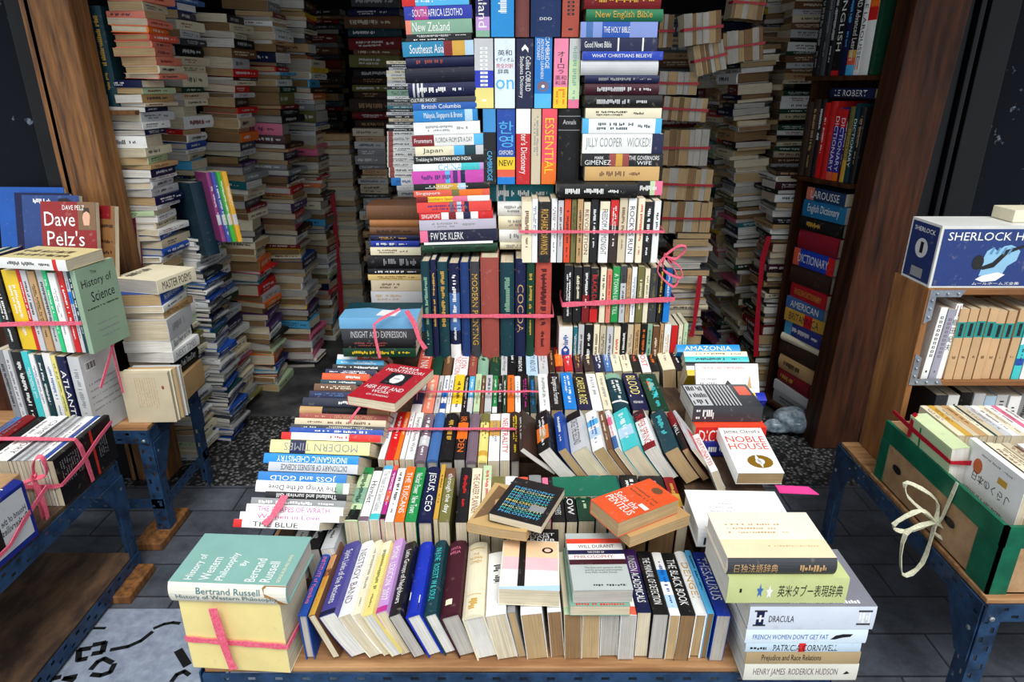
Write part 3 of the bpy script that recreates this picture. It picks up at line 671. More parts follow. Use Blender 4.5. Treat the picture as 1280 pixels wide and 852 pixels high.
# behind: two teal volumes lying, four pale volumes, and three storeys of upright dictionaries
fstack('lying under the upright dictionaries', 2.25, .16, [(606,692,231,'teal','~','white',dict(kind='h',bands=[(.93,.95,'white'),(.8,.83,'light grey'),(.7,.73,'light grey')]))], 252)
fstack('in the pale pile beside the upper string bundle', 2.24, .16, [(622,690,252,'white','~','grey',dict(kind='h')), (623,690,270,'cream','~','grey',dict(kind='h')), (624,690,287,'white','~','grey',dict(kind='h')), (625,690,303,'cream','~','grey',dict(kind='h'))], 0, hb=h_at(326, D6)+.012)
UD = 'among the lowest upright dictionaries of the tower'
h0 = h_at(231, 2.2)
urow(UD, 2.2, h0+.002, 136, .15, [(604,620,'black','','white',dict(art=[('t','spine','CAMBRIDGE',.55,.3,.95,.7,'sky blue')],bands=[(.7,1,(60,140,200))])),
 (621,644,(20,70,160),'','white',dict(art=[('t','spineUp','한',.1,.68,.9,.84,'sky blue'),('t','spineUp','영',.1,.5,.9,.66,'sky blue'),('t','spineUp','OXFORD',.1,.40,.9,.46,'white'),('t','spineUp','NEW',.1,.25,.9,.33,'black')],bands=[(.2,.37,'yellow'),(.1,.2,'coral'),(0,.1,'bright blue')])),
 (645,663,(190,24,30),"Webster's Dictionary",'white',dict(bands=[(.68,1,'white')])), (664,676,'beige','~','grey'), (677,696,(240,80,96),'ESSENTIAL','yellow',dict(bands=[(0,.3,'orange')],)),
 (697,725,'black','','grey',dict(kind='h',bands=[(.9,.91,'grey'),(.72,.73,'grey')],art=[('t','spineUp','Annals',.2,.8,.8,.86,'light grey')]))], dh=0)
h1 = h_at(136, 2.2)
UM = 'among the middle upright dictionaries of the tower'
urow(UM, 2.2, h1+.002, 48, .15, [(593,617,'light grey','#','white',dict(bands=[(.3,.55,(30,50,180)),(0,.3,(235,220,130))])),
 (618,644,(214,226,236),'','black',dict(art=[('t','spineUp','英和',.15,.76,.85,.84,'black'),('t','spineUp','イディオム',.05,.67,.95,.74,'black'),('t','spineUp','完全対訳',.08,.58,.92,.65,'red'),('t','spineUp','辞典',.15,.5,.7,.57,'black'),('t','spineUp','on',.05,.28,.95,.42,'sky blue')])),
 (645,667,'navy','',"white",dict(art=[('t','spine',"Collins COBUILD",.25,.55,.75,.85,'white'),('t','spine',"Students Dictionary",.25,.15,.85,.45,'white'),('p','spineUp',[(.3,.86),(.5,.92),(.7,.86),(.7,.8),(.6,.84),(.5,.86),(.35,.82)],'white')])),
 (668,690,(20,120,200),'','white',dict(dh=.014,art=[('t','spine','CAMBRIDGE',.04,.6,.46,.85,'white'),('t','spine','ADVANCED LEARNERS',.07,.35,.6,.52,'white'),('t','spine','DICTIONARY',.07,.12,.35,.3,'white'),('p','spineUp',[(.5+.35*math.cos(k*PI/6),.3+.075*math.sin(k*PI/6)) for k in range(12)],'mauve'),('p','spineUp',[(.5+.1*math.cos(k*PI/4),.3+.022*math.sin(k*PI/4),) for k in range(8)],'white')],bands=[(0,.2,'sky blue')])),
 (692,710,(232,130,160),'','black',dict(art=[('t','spineUp','オ',.2,.75,.8,.82,'black'),('r','spineUp',.45,.66,.55,.73,'black'),('t','spineUp','ロ',.2,.58,.8,.64,'black'),('t','spineUp','ラ',.2,.5,.8,.56,'black'),('t','spineUp','英和',.1,.41,.9,.48,'maroon'),('t','spineUp','和英',.1,.34,.9,.4,'maroon'),('m','spine',.72,.2,.94,.8,'orange')],bands=[(0,.31,'yellow')])),
 (711,725,'pale green','~','sage green',dict(bands=[(0,.13,'pink'),(.7,1,'light grey')]))], dh=0)
h2 = h_at(47, 2.2)
urow('among the top upright dictionaries of the tower', 2.2, h2+.002, -40, .15, [(594,612,(16,16,90),'Zealand','white',dict(bands=[(.0,.1,'sage green'),(.1,.3,'lilac')])), (613,643,(20,140,210),'~','white',), (644,662,(110,60,56),'','black',dict(kind='h')), (663,702,(20,44,90),'','white',dict(kind='h',art=[('t','spineUp','DDD',.3,.25,.7,.29,'white')])), (703,725,(170,70,50),'#','black')], dh=0)
# stacks left of the travel tower
LS = 'in the old-book pile left of the tall cloth volumes'
fstack(LS, 2.42, .15, [(458,524,257,'brown','','black',dict(kind='h')), (462,523,275,(170,110,60),'','black',dict(kind='h')), (462,524,284,'brown','~','dark brown',dict(kind='h')), (463,524,294,'navy','~','gold',dict(kind='h')), (463,524,301,(20,50,150),'~','white',dict(kind='h')),
 (463,526,309,'cream','~','brown'), (459,527,319,'black','','grey',dict(kind='h',art=[('m','spine',.3,.25,.9,.75,'grey')])), (460,527,336,'black','~','white'), (460,527,343,(220,190,120),'~','brown'), (464,528,350,'beige','~','brown',), (464,528,364,'light grey','~','tan',), (464,529,379,'bright blue','','white')], 0, hb=.658, kind='p')
bk = []
y = 76; cols = ['cream','black','light grey','cream','white','cream','light grey','white','black','sage green','white','black','grey','teal','black','light grey','black','beige','dark grey','white','black']
for c in cols: bk.append((rnd.choice([484,486,483]), 530, y, c, '~', 'black' if c not in ('black','dark grey','teal') else 'white', {})); y += 4 if c != 'sage green' else 8
for k in range(9): bk.append((rnd.choice([484,486]), 530, y, 'white', '~', 'dark grey', dict(bands=[(.84,.97,'reddish brown')]))); y += 6 + (k % 2)
bk.append((489,530,y,'white','~','blue',dict(bands=[(.7,1,'bright blue')]))); bk.append((496,530,y+10,'light grey','~','grey',{})); bk.append((497,530,y+16,'grey','~','black',{}))
fstack('in the small-format pile behind the travel-guide tower', 2.6, .11, bk, 0, hb=h_at(y+24, 2.6))
PB = h_at(y+24, 2.6)
step(-.46, -.2, 2.59, 2.74, .655, PB-.001)

# ---- left column: spine-up books fallen towards the street
def col_books(ctx, items, ha, hb_, ya, yb, phi=55, dd=.13, **kw):
    for it in items:
        l, r_, y0, y1, col, title, tc = it[:7]; o = dict(it[7]) if len(it) > 7 else {}
        ym = (y0+y1)/2; h = ha+(hb_-ha)*(ya-ym)/(ya-yb); D = D_at(ym, h); z = zc(D, h)
        x0, x1 = X_at(l, D, h), X_at(r_, D, h); a = dict(kw); a.update(o); ph = R(a.pop('phi', phi)); rd = a.pop('up', False)
        t = (y1-y0)*z/F_PX*a.pop('tk', .88); yw = a.pop('yaw', -4)
        m = mat_from((0,-math.sin(ph),math.cos(ph)), (0,math.cos(ph),math.sin(ph)) if rd else (0,-math.cos(ph),-math.sin(ph)))
        m = Matrix.Rotation(R(yw), 4, 'Z') @ m
        book(t, x1-x0, a.pop('d', dd), None, None, ((x0+x1)/2, D, h), anchor=(0,0,.5), rot=m, col=col, title=title, tc=tc, ctx=ctx, order='far', **a)
LC = 'in the left column of the centre table'
col_books(LC, [
 (421,485,443,450,'coral','~','white',dict(bands=[(0,.4,'white')])), (420,480,449,457,'sky blue','~','white'), (415,480,455,463,'black','~','white'), (406,470,461,469,'navy','~','white'), (402,462,466,476,(232,84,30),'~','white'),
 (400,452,474,481,'dark teal','~','white'), (392,445,479,489,'brown','~','cream'), (386,440,488,498,'navy','~','denim blue'), (377,482,497,509,(16,24,48),'~','white'),
 (373,488,508,519,'black','','grey',dict(bands=[(.0,.25,'tan'),(.75,1,'tan')],kind='h')), (373,486,517,525,'reddish brown','~','tan'), (367,483,523,533,'beige','~','brown'), (362,481,531,538,'dark grey','~','cream'),
 (361,480,535,543,'blue','~','white'), (350,477,541,551,'white','~','red',dict(bands=[(.68,1,'red'),(0,.1,'red')])),
 (336,463,550,568,(240,226,150),'MODERN TIMES','grey',dict(bands=[(.2,.36,'navy')])), (328,449,567,581,(20,140,220),'INORGANIC CHEMISTRY','white'), (334,448,578,591,'light grey','DICTIONARY OF BUSINESS SCIENCE','black'),
 (321,434,590,604,(40,120,190),'JOSS and GOLD','white'), (318,437,601,617,'white','The Wings of the Dove','black',dict(bands=[(.86,.94,'sage green')])), (330,434,615,625,'black','Thailand and survival Gill','white'),
 (312,433,623,634,'grey','~','white',dict(up=1)), (306,430,631,643,'white','THE GRAPES OF WRATH','magenta',dict(up=1)), (298,425,641,651,'white','Women in Love','magenta',dict(up=1,kind='p')), (290,400,650,661,'white','THE BLUE','black',dict(up=1,bands=[(.9,1,'red')])),
], .63, .70, 660, 443)
book(.03, .17, .11, None, None, (X_at(413, 1.27, .57), 1.24, .57), anchor=(0,-.5,.5), rot=Matrix.Rotation(R(-8),4,'Y') @ mat_from(Z_, X_), col='light grey', title='~', tc='black', kind='p', ctx='in the gap behind the teal hardback', page='w', art=[('p','spineUp',[(.1,.3),(.6,.5),(.3,.7)],'black'),('p','spineUp',[(.5,.5),(.9,.75),(.4,.9)],'black')])
book(.035, .17, .11, None, None, (X_at(392, 1.27, .56), 1.25, .56), anchor=(0,-.5,.5), rot=Matrix.Rotation(R(-6),4,'Y') @ mat_from(Z_, X_), col='black', title='~', tc='white', kind='p', ctx='in the gap behind the teal hardback', page='g', art=[('p','spineUp',[(.2,.2),(.8,.4),(.4,.5)],'white')])
book(.03, .17, .11, None, None, (X_at(370, 1.27, .55), 1.25, .55), anchor=(0,-.5,.5), rot=Matrix.Rotation(R(-6),4,'Y') @ mat_from(Z_, X_), col='white', title='~', tc='black', kind='p', ctx='in the gap behind the teal hardback', page='g')
F7 = 'in the ribboned pile behind the red book'
fstack(F7, 2.0, .16, [(424,522,397,(110,170,210),'','white',dict(art=[('p','frontB',[(0,0),(1,0),(1,.4),(.6,.5),(.3,.35),(0,.45)],'dark teal'),('p','frontB',[(.5,.5),(.75,.55),(.7,.9),(.45,.85)],'white')])), (427,521,411,'dark grey','INSIGHT AND EXPRESSION','light grey'), (429,520,425,'black','~','reddish brown'), (429,520,435,'dark green','~','yellow')], 446, kind='p')

# ---- right column
RC = 'in the right column of the centre table'
col_books(RC, [
 (846,925,429,441,(20,140,210),'AMAZONIA','white',dict(up=1,yaw=0)), (855,934,438,446,'cream','~','brown',dict(up=1,yaw=0)), (856,936,444,453,'turquoise','~','black',dict(up=1,yaw=0)), (857,937,451,459,'black','~','red',dict(up=1,yaw=0)), (858,938,456,464,'white','~','grey',dict(up=1,yaw=0)),
 (859,942,461,470,'yellow','~','black',dict(up=1,yaw=0,bands=[(.0,.5,'white')])),
], .70, .72, 475, 430, phi=38, dd=.15)
# white cover with a bird, leaning back
Dw = 1.80; hw = h_at(506, Dw)
book(.012, .125, .19, Vector((-1,0,0)), Vector((0,-.86,.5)), (X_at(910, Dw, hw), Dw, hw), anchor=(0,-.5,0), col='white', title='', art=[('t','front','THE WORLD AND OTHER BEGINNINGS',.1,.86,.8,.93,'red'),('m','front',.06,.3,.34,.34,'grey'),('m','front',.06,.4,.34,.44,'grey'),('m','front',.06,.5,.34,.54,'grey'),('m','front',.06,.6,.34,.64,'grey'),('p','front',[(.44,.45),(.5,.6),(.56,.5),(.7,.45),(.56,.4)],'black'),('p','front',[(.8,.4),(.86,.75),(.88,.4)],'tan')], ctx=RC, kind='p')
Ddc = 1.635
hdc = h_at(534, Ddc)
fstack(RC, 1.665, .15, [(866,953,508,'dark grey','','white',dict(page='w',art=[('m','spine',.05,.2,.3,.8,'white'),('r','frontB',.02,.05,.3,.95,'light grey'),('m','frontB',.04,.1,.28,.3,'black'),('m','frontB',.04,.4,.28,.6,'black'),('m','frontB',.04,.7,.28,.9,'black')]+[('r','frontB',.34+k*.05,.05,.36+k*.05,.95,'light grey') for k in range(8)]+[('r','frontB',.78,.1,.96,.5,'coral')]))], 0, hb=hdc+.001, kind='p')
col_books(RC, [(872,958,489,503,'white','~','grey',dict(up=1,yaw=3,tk=.9,bands=[(0,.14,(20,36,160),1),(.14,.28,'yellow'),(.88,1,'yellow')],art=[('m','frontB',.3,.6,.9,.7,'grey'),('m','frontB',.3,.35,.8,.45,'grey')]))], .70, .70, 500, 480, phi=28, dd=.07)
fstack(RC, Ddc, .12, [(869,957,534,(206,30,24),'DICTIONARY','white',dict(kind='p',trange=(.05,.9),tsz=.7,art=[('r','frontB',0,0,1,1,(232,70,40)),('t','frontB','W',.02,.1,.1,.8,'white')]))], 556)
fstack(RC, 1.625, .13, [(872,940,553,(30,40,130),'~','white')], 570)
D_ = D_at(600, .62); 
book(.036, .185, .118, None, None, (X_at(950, D_, .63), D_, .625), anchor=(0,-.5,0), rot=Matrix.Rotation(R(9),4,'X') @ mat_from(-X_, Z_), col='white', title='', page='t', ctx=RC, kind='p',
 art=[('t','front',"James Clavell's",.08,.86,.92,.95,'black'),('t','front','NOBLE',.06,.66,.94,.8,(226,60,30)),('t','front','HOUSE',.06,.5,.94,.64,(226,60,30)),('r','front',.1,.86,.9,.865,'red'),
 ('p','front',[(.6+.28*math.cos(k*PI/8),.24+.14*math.sin(k*PI/8)) for k in range(16)],(130,96,20)),('p','front',[(.6+.1*math.cos(k*PI/8),.24+.06*math.sin(k*PI/8)) for k in range(16)],'white',.0005),('p','front',[(.52,.3),(.56,.4),(.64,.2),(.6,.1)],'white',.0005)])
book(.018, .185, .12, Vector((-.4,0,.92)), X_, (X_at(893, 1.42, .66), 1.42, .66), anchor=(0,-.5,.5), col='white', title='FORTUNATES', tc='red', ctx=RC, kind='p')
book(.008, .21, .15, Vector((-.62,0,.78)), X_, (X_at(868, 1.44, .69), 1.46, .70), anchor=(0,-.5,.5), col='light grey', title='~', tc='red', ctx='leaning against the last book of the third row', kind='p', art=[('p','front',[(.2,.1),(.8,.1),(.85,.5),(.6,.9),(.2,.7)],(190,60,60)),('p','front',[(.35,.3),(.65,.3),(.6,.6),(.4,.55)],'light grey',.0005),('p','back',[(.2,.1),(.8,.1),(.85,.5),(.6,.9),(.2,.7)],(190,60,60))])
step(.45, .655, 1.30, 1.66, .43, .575); step(.40, .655, 1.662, 2.1, .43, .60)
# box of books under them: boards
KD = 'on the right edge of the centre table'
hW = .655; Dn = D_at(664, hW)
book(.048, .212, .155, -Y_, Z_, (X_at(936, Dn, hW), Dn, hW-.024), anchor=(0,0,.5), col='white', title='', page='w', ctx=KD, kind='h', rot=Matrix.Rotation(R(-2),4,'Z') @ mat_from(-Y_, Z_),
 art=[('m','backS',.1,.1,.3,.2,'black')]+[('t','frontB','日英語活用辞典',.60,.60,.95,.75,(150,40,70)),('t','frontB','英語表現法',.60,.78,.95,.90,(150,40,70)),('m','frontB',.2,.35,.45,.38,'light grey'),('m','frontB',.2,.45,.45,.48,'light grey'),('m','frontB',.2,.55,.45,.58,'light grey'),('m','frontB',.5,.3,.52,.8,'black'),('m','spine',.06,.2,.14,.8,'black')])
# ---- front right pile
FR = 'in the pile at the front right corner'
hs = fstack(FR, 1.005, .15, [
 (912,1050,705,(238,226,204),'','black',dict(kind='h',d=.15,dy=.012,page='w',spine='dark grey',art=[('t','spine','日独法語辞典',.06,.25,.46,.75,'tan'),('m','spine',.66,.3,.9,.7,'tan'),('r','frontB',0,.62,1,1,(236,216,176)),('m','frontB',.12,.45,.7,.48,'tan'),('m','frontB',.12,.36,.6,.39,'tan'),('m','frontB',.12,.27,.66,.30,'tan'),('m','frontB',.4,.75,.9,.77,'tan')])),
 (911,1062,726,(196,204,140),'英米タブー表現辞典','black',dict(d=.15,dy=.008,trange=(.42,.96),tsz=.66,art=[('p','spine',[(.27+.03*math.cos(PI/2+k*PI/5)*(1 if k%2==0 else .45),.5+.3*math.sin(PI/2+k*PI/5)*(1 if k%2==0 else .45)) for k in range(10)],'denim blue'),('p','spine',[(.35+.03*math.cos(PI/2+k*PI/5)*(1 if k%2==0 else .45),.45+.3*math.sin(PI/2+k*PI/5)*(1 if k%2==0 else .45)) for k in range(10)],'white'),('m','spine',.1,.35,.12,.7,'black')]+[('p','frontB',[(.3+.1*q+.03*math.cos(PI/2+k*PI/5)*(1 if k%2==0 else .45),.1+.08*q+.05*math.sin(PI/2+k*PI/5)*(1 if k%2==0 else .45)) for k in range(10)],'denim blue') for q in (0,1)])),
 (936,1094,758,(122,122,132),'','black',dict(d=.17,spine=(205,212,224),art=[('t','spine','DRACULA',.16,.34,.36,.62,'black'),('r','spine',.04,.15,.14,.85,'dark grey'),('r','spine',.06,.2,.12,.8,'navy',.0004),('t','spine','1',.08,.35,.1,.65,'white',.0006),('r','spine',.86,.2,.97,.85,'dark grey'),('m','spine',.87,.3,.96,.75,'white'),('r','frontB',.04,.1,.86,.7,'black'),('r','frontB',.05,.14,.6,.5,(180,60,50),.0004),('m','frontB',.3,.9,.9,.95,'white')])),
 (932,1084,787,(214,228,238),"FRENCH WOMEN DON'T GET FAT",'denim blue',dict(d=.15,trange=(.06,.68),tsz=.36,art=[('p','spine',[(.7,.3),(.74,.6),(.8,.7),(.88,.7),(.86,.5),(.8,.45),(.74,.3)],'black')])),
 (932,1076,804,(196,216,230),'PATRICIA CORNWELL','black',dict(d=.13,trange=(.24,.8),tsz=.72,bands=[(.48,.54,'red')],art=[('m','spine',.04,.3,.18,.6,'black')])),
 (932,1075,815,(176,152,112),'Prejudice and Race Relations','black',dict(d=.14,trange=(.14,.66),tsz=.6)),
 (930,1072,830,(222,220,206),'HENRY JAMES  RODERICK HUDSON','mauve',dict(d=.14,trange=(.08,.82),tsz=.6,art=[('p','spine',[(.87,.4),(.9,.6),(.93,.45),(.9,.4)],'black')])),
], 0, hb=.431, kind='p', page='w')
# dark wrap on the top volume
tb = BOOKS[-7]
# ---- Russell and the yellow bundle at the front left corner
FL = 'at the front left corner of the centre table'
D_ = 1.03; hY = h_at(751, D_)
book(hY-.431, .205, .13, -Y_, Z_, (X_at(294, D_, .52), D_, (.431+hY)/2), anchor=(0,0,.5), col=(230,222,196), spine=(230,212,142), title='', ctx=FL, kind='p', page='c', name='paper_parcel', label='yellow block of papers tied with pink string under the teal hardback', rot=Matrix.Rotation(R(-4),4,'Z') @ mat_from(-Y_, Z_)) 
BOOKS[-1]['cat'] = 'parcel'
book(.046, .232, .155, None, None, (X_at(283, D_-.012, .64), D_-.012, hY+.024), anchor=(0,0,.5), rot=Matrix.Rotation(R(-3),4,'Z') @ mat_from(-Y_, Z_), col=(128,172,162), spine=(226,222,206), title='', ctx=FL, kind='h', page='g',
 art=[('t','spine','Bertrand Russell',.24,.55,.78,.84,(60,110,120)),('t','spine','History of Western Philosophy',.06,.2,.92,.5,(60,110,120)),('p','spine',[(.8,.9),(.82,.5),(.9,.4),(.92,.05),(1,.05),(1,1),(.82,1)],(150,110,60),.0003),
 ('t','front','History of',.05,.80,.55,.89,'white'),('t','front','Western',.05,.67,.5,.76,'white'),('t','front','Philosophy',.05,.53,.6,.62,'white'),('t','front','By',.35,.42,.45,.49,'white'),('t','front','Bertrand',.05,.28,.5,.37,'white'),('t','front','Russell',.05,.15,.45,.24,'white'),('t','front','GEORGE ALLEN AND UNWIN',.05,.07,.6,.1,'cream')])

# ---- single books lying on the rows
OT = 'lying on top of the front rows'
def lying(px, py, h, w_, L, t, yaw, tiltx=0, tilty=0, **kw):
    """cover up, head away from the street; px,py = middle of the near edge of the cover, h = height of the cover"""
    D = D_at(py, h); x = X_at(px, D, h)
    m = Matrix.Rotation(R(yaw), 4, 'Z') @ Matrix.Rotation(R(tiltx), 4, 'X') @ Matrix.Rotation(R(tilty), 4, 'Y') @ mat_from(-X_, Z_)
    return book(t, L, w_, None, None, (x, D, h), anchor=(.5,-.5,0), rot=m, ctx=OT, **kw)
lying(661, 737, .598, .125, .20, .04, -3, col=(236,226,206), title='', page='c', kind='p', label='pale paperback with pink and orange cover and black lettering in the middle front',
 art=[('r','front',0,.78,1,1,'black'),('t','front','LIGHT',.1,.93,.6,.99,'white'),('t','front','IN AUGUST',.04,.88,.96,.925,'white'),('t','front','WILLIAM',.04,.83,.96,.875,'white'),('t','front','FAULKNER',.02,.775,.98,.825,'white'),
 ('r','front',.02,.5,.98,.77,(244,204,160)),('r','front',.02,.3,.98,.5,(240,188,192)),('r','front',.02,.06,.98,.3,(240,222,224)),('r','front',.3,.05,.42,.8,'black',.0005),('p','front',[(.8+.1*math.cos(k*PI/6),.62+.05*math.sin(k*PI/6)) for k in range(12)],'black',.0005),('p','front',[(.8+.06*math.cos(k*PI/6),.62+.03*math.sin(k*PI/6)) for k in range(12)],(240,200,180),.0007),('p','front',[(0,0),(1,0),(1,.08),(0,.03)],'pale blue',.0006)])
lying(750, 757, .580, .122, .18, .024, 0, col=(120,160,140), title='', page='c', kind='p', label='thin sage green paperback under the white and red striped book in the front', art=[('m','front',.1,.01,.9,.04,'red')])
lying(754, 737, .612, .121, .18, .031, 1, col=(176,184,180), title='', page='g', kind='p', label='grey paperback with red, navy and maroon stripes in the middle front',
 art=[('r','front',0,.80,1,.89,(230,60,30)),('r','front',0,.68,1,.80,'white'),('t','front','WILL DURANT',.2,.715,.85,.775,'black'),('r','front',0,.60,1,.68,'navy'),('t','front','THE STORY OF',.35,.62,.65,.655,'white',.0005),('r','front',0,.51,1,.60,'white'),('t','front','PHILOSOPHY',.1,.53,.8,.585,(190,30,40)),('r','front',0,.42,1,.51,'maroon'),
 ('t','front','The lives and opinions of the',.25,.345,.9,.38,'dark grey'),('t','front',"world's greatest philosophers",.25,.305,.9,.34,'dark grey'),('t','front','from Plato to John Dewey',.25,.265,.8,.3,'dark grey'),('m','front',.35,.06,.9,.09,'dark grey')])
lying(620, 661, .645, .14, .17, .024, -20, tiltx=0, col=(196,160,104), title='', page='t', kind='p', bend=.01, label='torn tan paperback under the black book with blue lettering', art=[('p','front',[(.05,.1),(.3,.3),(.2,.6),(.45,.8),(.1,.95)],(120,92,60)),('p','front',[(.5,.1),(.8,.2),(.7,.5)],(232,206,150))])
lying(643, 649, .672, .125, .156, .02, -23, col='black', title='', page='c', kind='p', label='black paperback with a grid of blue and green lettering in the middle front',
 art=[('t','front','PHILOSOPHY',.12,.1+.07*k,.9,.155+.07*k,[ 'sky blue','turquoise','pale green','sky blue','pale yellow','turquoise'][k%6]) for k in range(10)]+[('r','front',.62,.28,.9,.42,'grey',.0006)])
lying(770, 655, .668, .10, .165, .026, -62, col=(190,150,100), title='', page='t', kind='p', label='tan paperback with rough page edges under the orange book')
lying(755, 638, .705, .098, .168, .036, -60, col=(226,84,36), title='', page='t', kind='p', label='orange paperback with white hand lettering in the middle front',
 art=[('t','front','Seize the',.08,.34,.8,.46,'white'),('t','front','PENTEUS',.08,.2,.9,.32,'white'),('m','front',.1,.6,.9,.63,'brown'),('m','front',.1,.68,.9,.71,'brown'),('p','front',[(.5+.14*math.cos(k*PI/8),.88+.07*math.sin(k*PI/8)) for k in range(16)],'brown'),('r','front',.7,.45,.95,.52,'white')])
lying(463, 499, .745, .150, .245, .028, -19, tiltx=0, col=(176,18,34), title='', page='c', kind='p', label='red paperback with a white skull-like portrait in a black square, lying on the left column',
 art=[('t','front','MARIA',.3,.88,.75,.95,'white'),('t','front','MONTESSORI',.1,.78,.92,.86,'white'),('r','front',.28,.42,.76,.76,'black'),('p','front',[(.4,.55),(.42,.67),(.52,.72),(.62,.68),(.66,.58),(.62,.5),(.55,.46),(.45,.48)],'white',.0005),('r','front',.46,.585,.58,.6,'black',.0007),
 ('t','front','HER LIFE AND',.1,.27,.9,.36,'white'),('t','front','WORK',.32,.18,.7,.25,'white'),('t','front','E.M. STANDING',.3,.1,.75,.14,'white')])
lying(735, 619, .618, .165, .085, .012, 2, col=(16,104,80), title='', kind='h', label='thin green hardback lying flat behind the orange book')
# pink card under the white dictionary
m_ = MB(); D_ = D_at(612, .56); x_ = X_at(996, D_, .56)
m_.add([(x_-.05,D_-.012,.56),(x_+.05,D_-.02,.56),(x_+.035,D_+.012,.562),(x_-.05,D_+.02,.562)]+[(x_-.05,D_-.012,.558),(x_+.05,D_-.02,.558),(x_+.035,D_+.012,.560),(x_-.05,D_+.02,.560)], [(0,1,2,3),(7,6,5,4),(0,4,5,1),(1,5,6,2),(2,6,7,3),(3,7,4,0)], C((236,70,150)))
tag(m_.build('bookmark_card', M_PAPER), 'bright pink paper slip sticking out beside the white dictionary', 'bookmark')

# ================================================================ LEFT SIDE
BL = [ ]
# upper string bundle (spines to the street, right-most cover seen)
DL = 1.955; XP = X_at(101, DL, .8)
hb0 = h_at(441, DL); piv = (XP, DL, 0)
UB = 'in the upper tied bundle at the left'
urow(UB, DL, hb0, 337, .16, [(-14,2,'black','~','white'), (3,24,'yellow','~','white'), (25,30,'red','~','white'), (31,39,'light grey','~','black'), (40,50,'tan','~','black'), (51,61,'light grey','~','black'), (62,68,(40,190,120),'~','white',dict()),
 (69,79,'white','~','grey',dict()), (80,88,'red','~','white'), (89,94,'light grey','~','blue',dict(bands=[(.6,.75,'bright blue')])), (95,100,'dark teal','~','white'),
 (101,108,(150,176,148),'','white',dict(dh=.0,dy=-.004,dd=.17,label='sage green science paperback at the right end of the upper left bundle',art=[('t','front','The',.35,.9,.5,.94,'black'),('t','front','History of',.08,.74,.85,.86,'black'),('t','front','Science',.25,.58,.85,.7,'black'),('m','front',.1,.5,.9,.52,'black'),('m','front',.25,.3,.8,.32,'grey'),('m','front',.25,.22,.8,.24,'grey'),('m','front',.3,.14,.8,.16,'grey')]))],
 yaw=R(-8), piv=piv, kind='p')
LB = 'in the lower tied bundle at the left'
hb1 = .452
urow(LB, DL, hb1, 444, .16, [(-5,5,'grey','~','black'), (6,14,'light grey','~','mauve'), (15,30,'black','~','white',dict()), (31,40,'turquoise','~','white'), (41,48,'white','~','blue'), (49,58,'dark teal','~','white'), (59,70,'white','~','denim blue'), (71,77,'pale yellow','~','green'), (78,90,'navy','ATLANTIS','white'),
 (92,108,'light grey','~','grey',dict(label='light grey paperback with a barcode at the right end of the lower left bundle',art=[('r','front',.1,.8,.4,.9,'white')]+[('r','front',.12+k*.03,.81,.13+k*.03+.008*(k%3),.89,'black',.0006) for k in range(9)]+[('m','front',.1,.3+.08*q,.9,.32+.08*q,'grey') for q in range(5)]))],
 yaw=R(-8), piv=piv, kind='p')
# yellow-white volume lying on the bundle
Dq = DL-.02; hq = h_at(337, DL)+.002
book(.034, .235, .15, None, None, (X_at(38, Dq, hq+.01), Dq+.01, hq+.018), anchor=(0,0,.5), rot=Matrix.Rotation(R(-10),4,'Z') @ mat_from(-Y_, Z_), col=(226,210,150), spine='white', title='~', tc='black', ctx=UB, kind='p', bands=[(.14,.2,'red')], label='pale yellow paperback with white spine lying on the upper left bundle', art=[('m','frontB',.1,.6,.9,.8,'dark brown'),('m','frontB',.05,.3,.8,.5,'dark brown')])
# golf books leaning behind
GB = 'among the big sports books leaning at the far left'
m_ = MB(); m_.box((-2.0,2.16,.45), (-1.50,2.40,.80)); tag(m_.build('wooden_crate', M['wood_dark'], None, .004), 'plain dark wooden crate under the big sports books at the left', 'crate')
def leaner(pxl, pxr, yt, D, col, ctx, h0=.80, lean=14, t=.02, yaw=0, **kw):
    h1 = h_at(yt, D+.06); x0, x1 = X_at(pxl, D, 1.0), X_at(pxr, D, 1.0); Lh = (h1-h0)/math.cos(R(lean))
    m = Matrix.Rotation(R(yaw),4,'Z') @ Matrix.Rotation(R(-lean),4,'X') @ mat_from(-X_, -Y_)
    return book(t, Lh, x1-x0, None, None, ((x0+x1)/2, D, h0), anchor=(.5,-.5,0), rot=m, col=col, ctx=ctx, **kw)
leaner(37, 112, 254, 2.19, (140,24,24), GB, kind='p', title='', yaw=-6, label='dark red golf book with large white lettering and a portrait corner, far left',
 art=[('t','front','DAVE PELZ',.4,.93,.8,.97,'white'),('t','front','Dave',.06,.79,.62,.91,'white'),('t','front',"Pelz's",.1,.62,.78,.75,'white'),('t','front','Short',.08,.47,.8,.58,'white'),('r','front',.68,.76,1,1,(120,90,60)),('p','front',[(.78,.8),(.76,.87),(.8,.93),(.86,.94),(.9,.88),(.88,.8)],(220,170,140),.0005),('p','front',[(.76,.9),(.8,.95),(.88,.95),(.9,.9),(.84,.92)],'dark brown',.0007)])
leaner(80, 134, 258, 2.225, (128,88,48), GB, kind='p', title='', yaw=-14, label='brown book with small black lettering behind the dark red golf book', art=[('m','front',.45,.8,.95,.83,'black'),('m','front',.4,.66,.95,.69,'black'),('m','front',.4,.56,.95,.59,'black'),('m','front',.4,.46,.95,.49,'black'),('r','front',.0,.88,.9,1,'dark red')])
leaner(16, 92, 246, 2.235, (30,60,120), GB, kind='p', title='', yaw=-4, label='blue book with a cap picture on top, behind the dark red golf book', art=[('p','front',[(.6,.9),(.65,.97),(.8,.98),(.92,.93),(.95,.88),(.75,.9)],'black'),('m','front',.2,.93,.5,.97,'white')])
leaner(6, 80, 243, 2.262, 'navy', GB, kind='h', title='', yaw=-4)
leaner(-14, 74, 236, 2.29, (24,80,160), GB, kind='h', title='', yaw=-3)
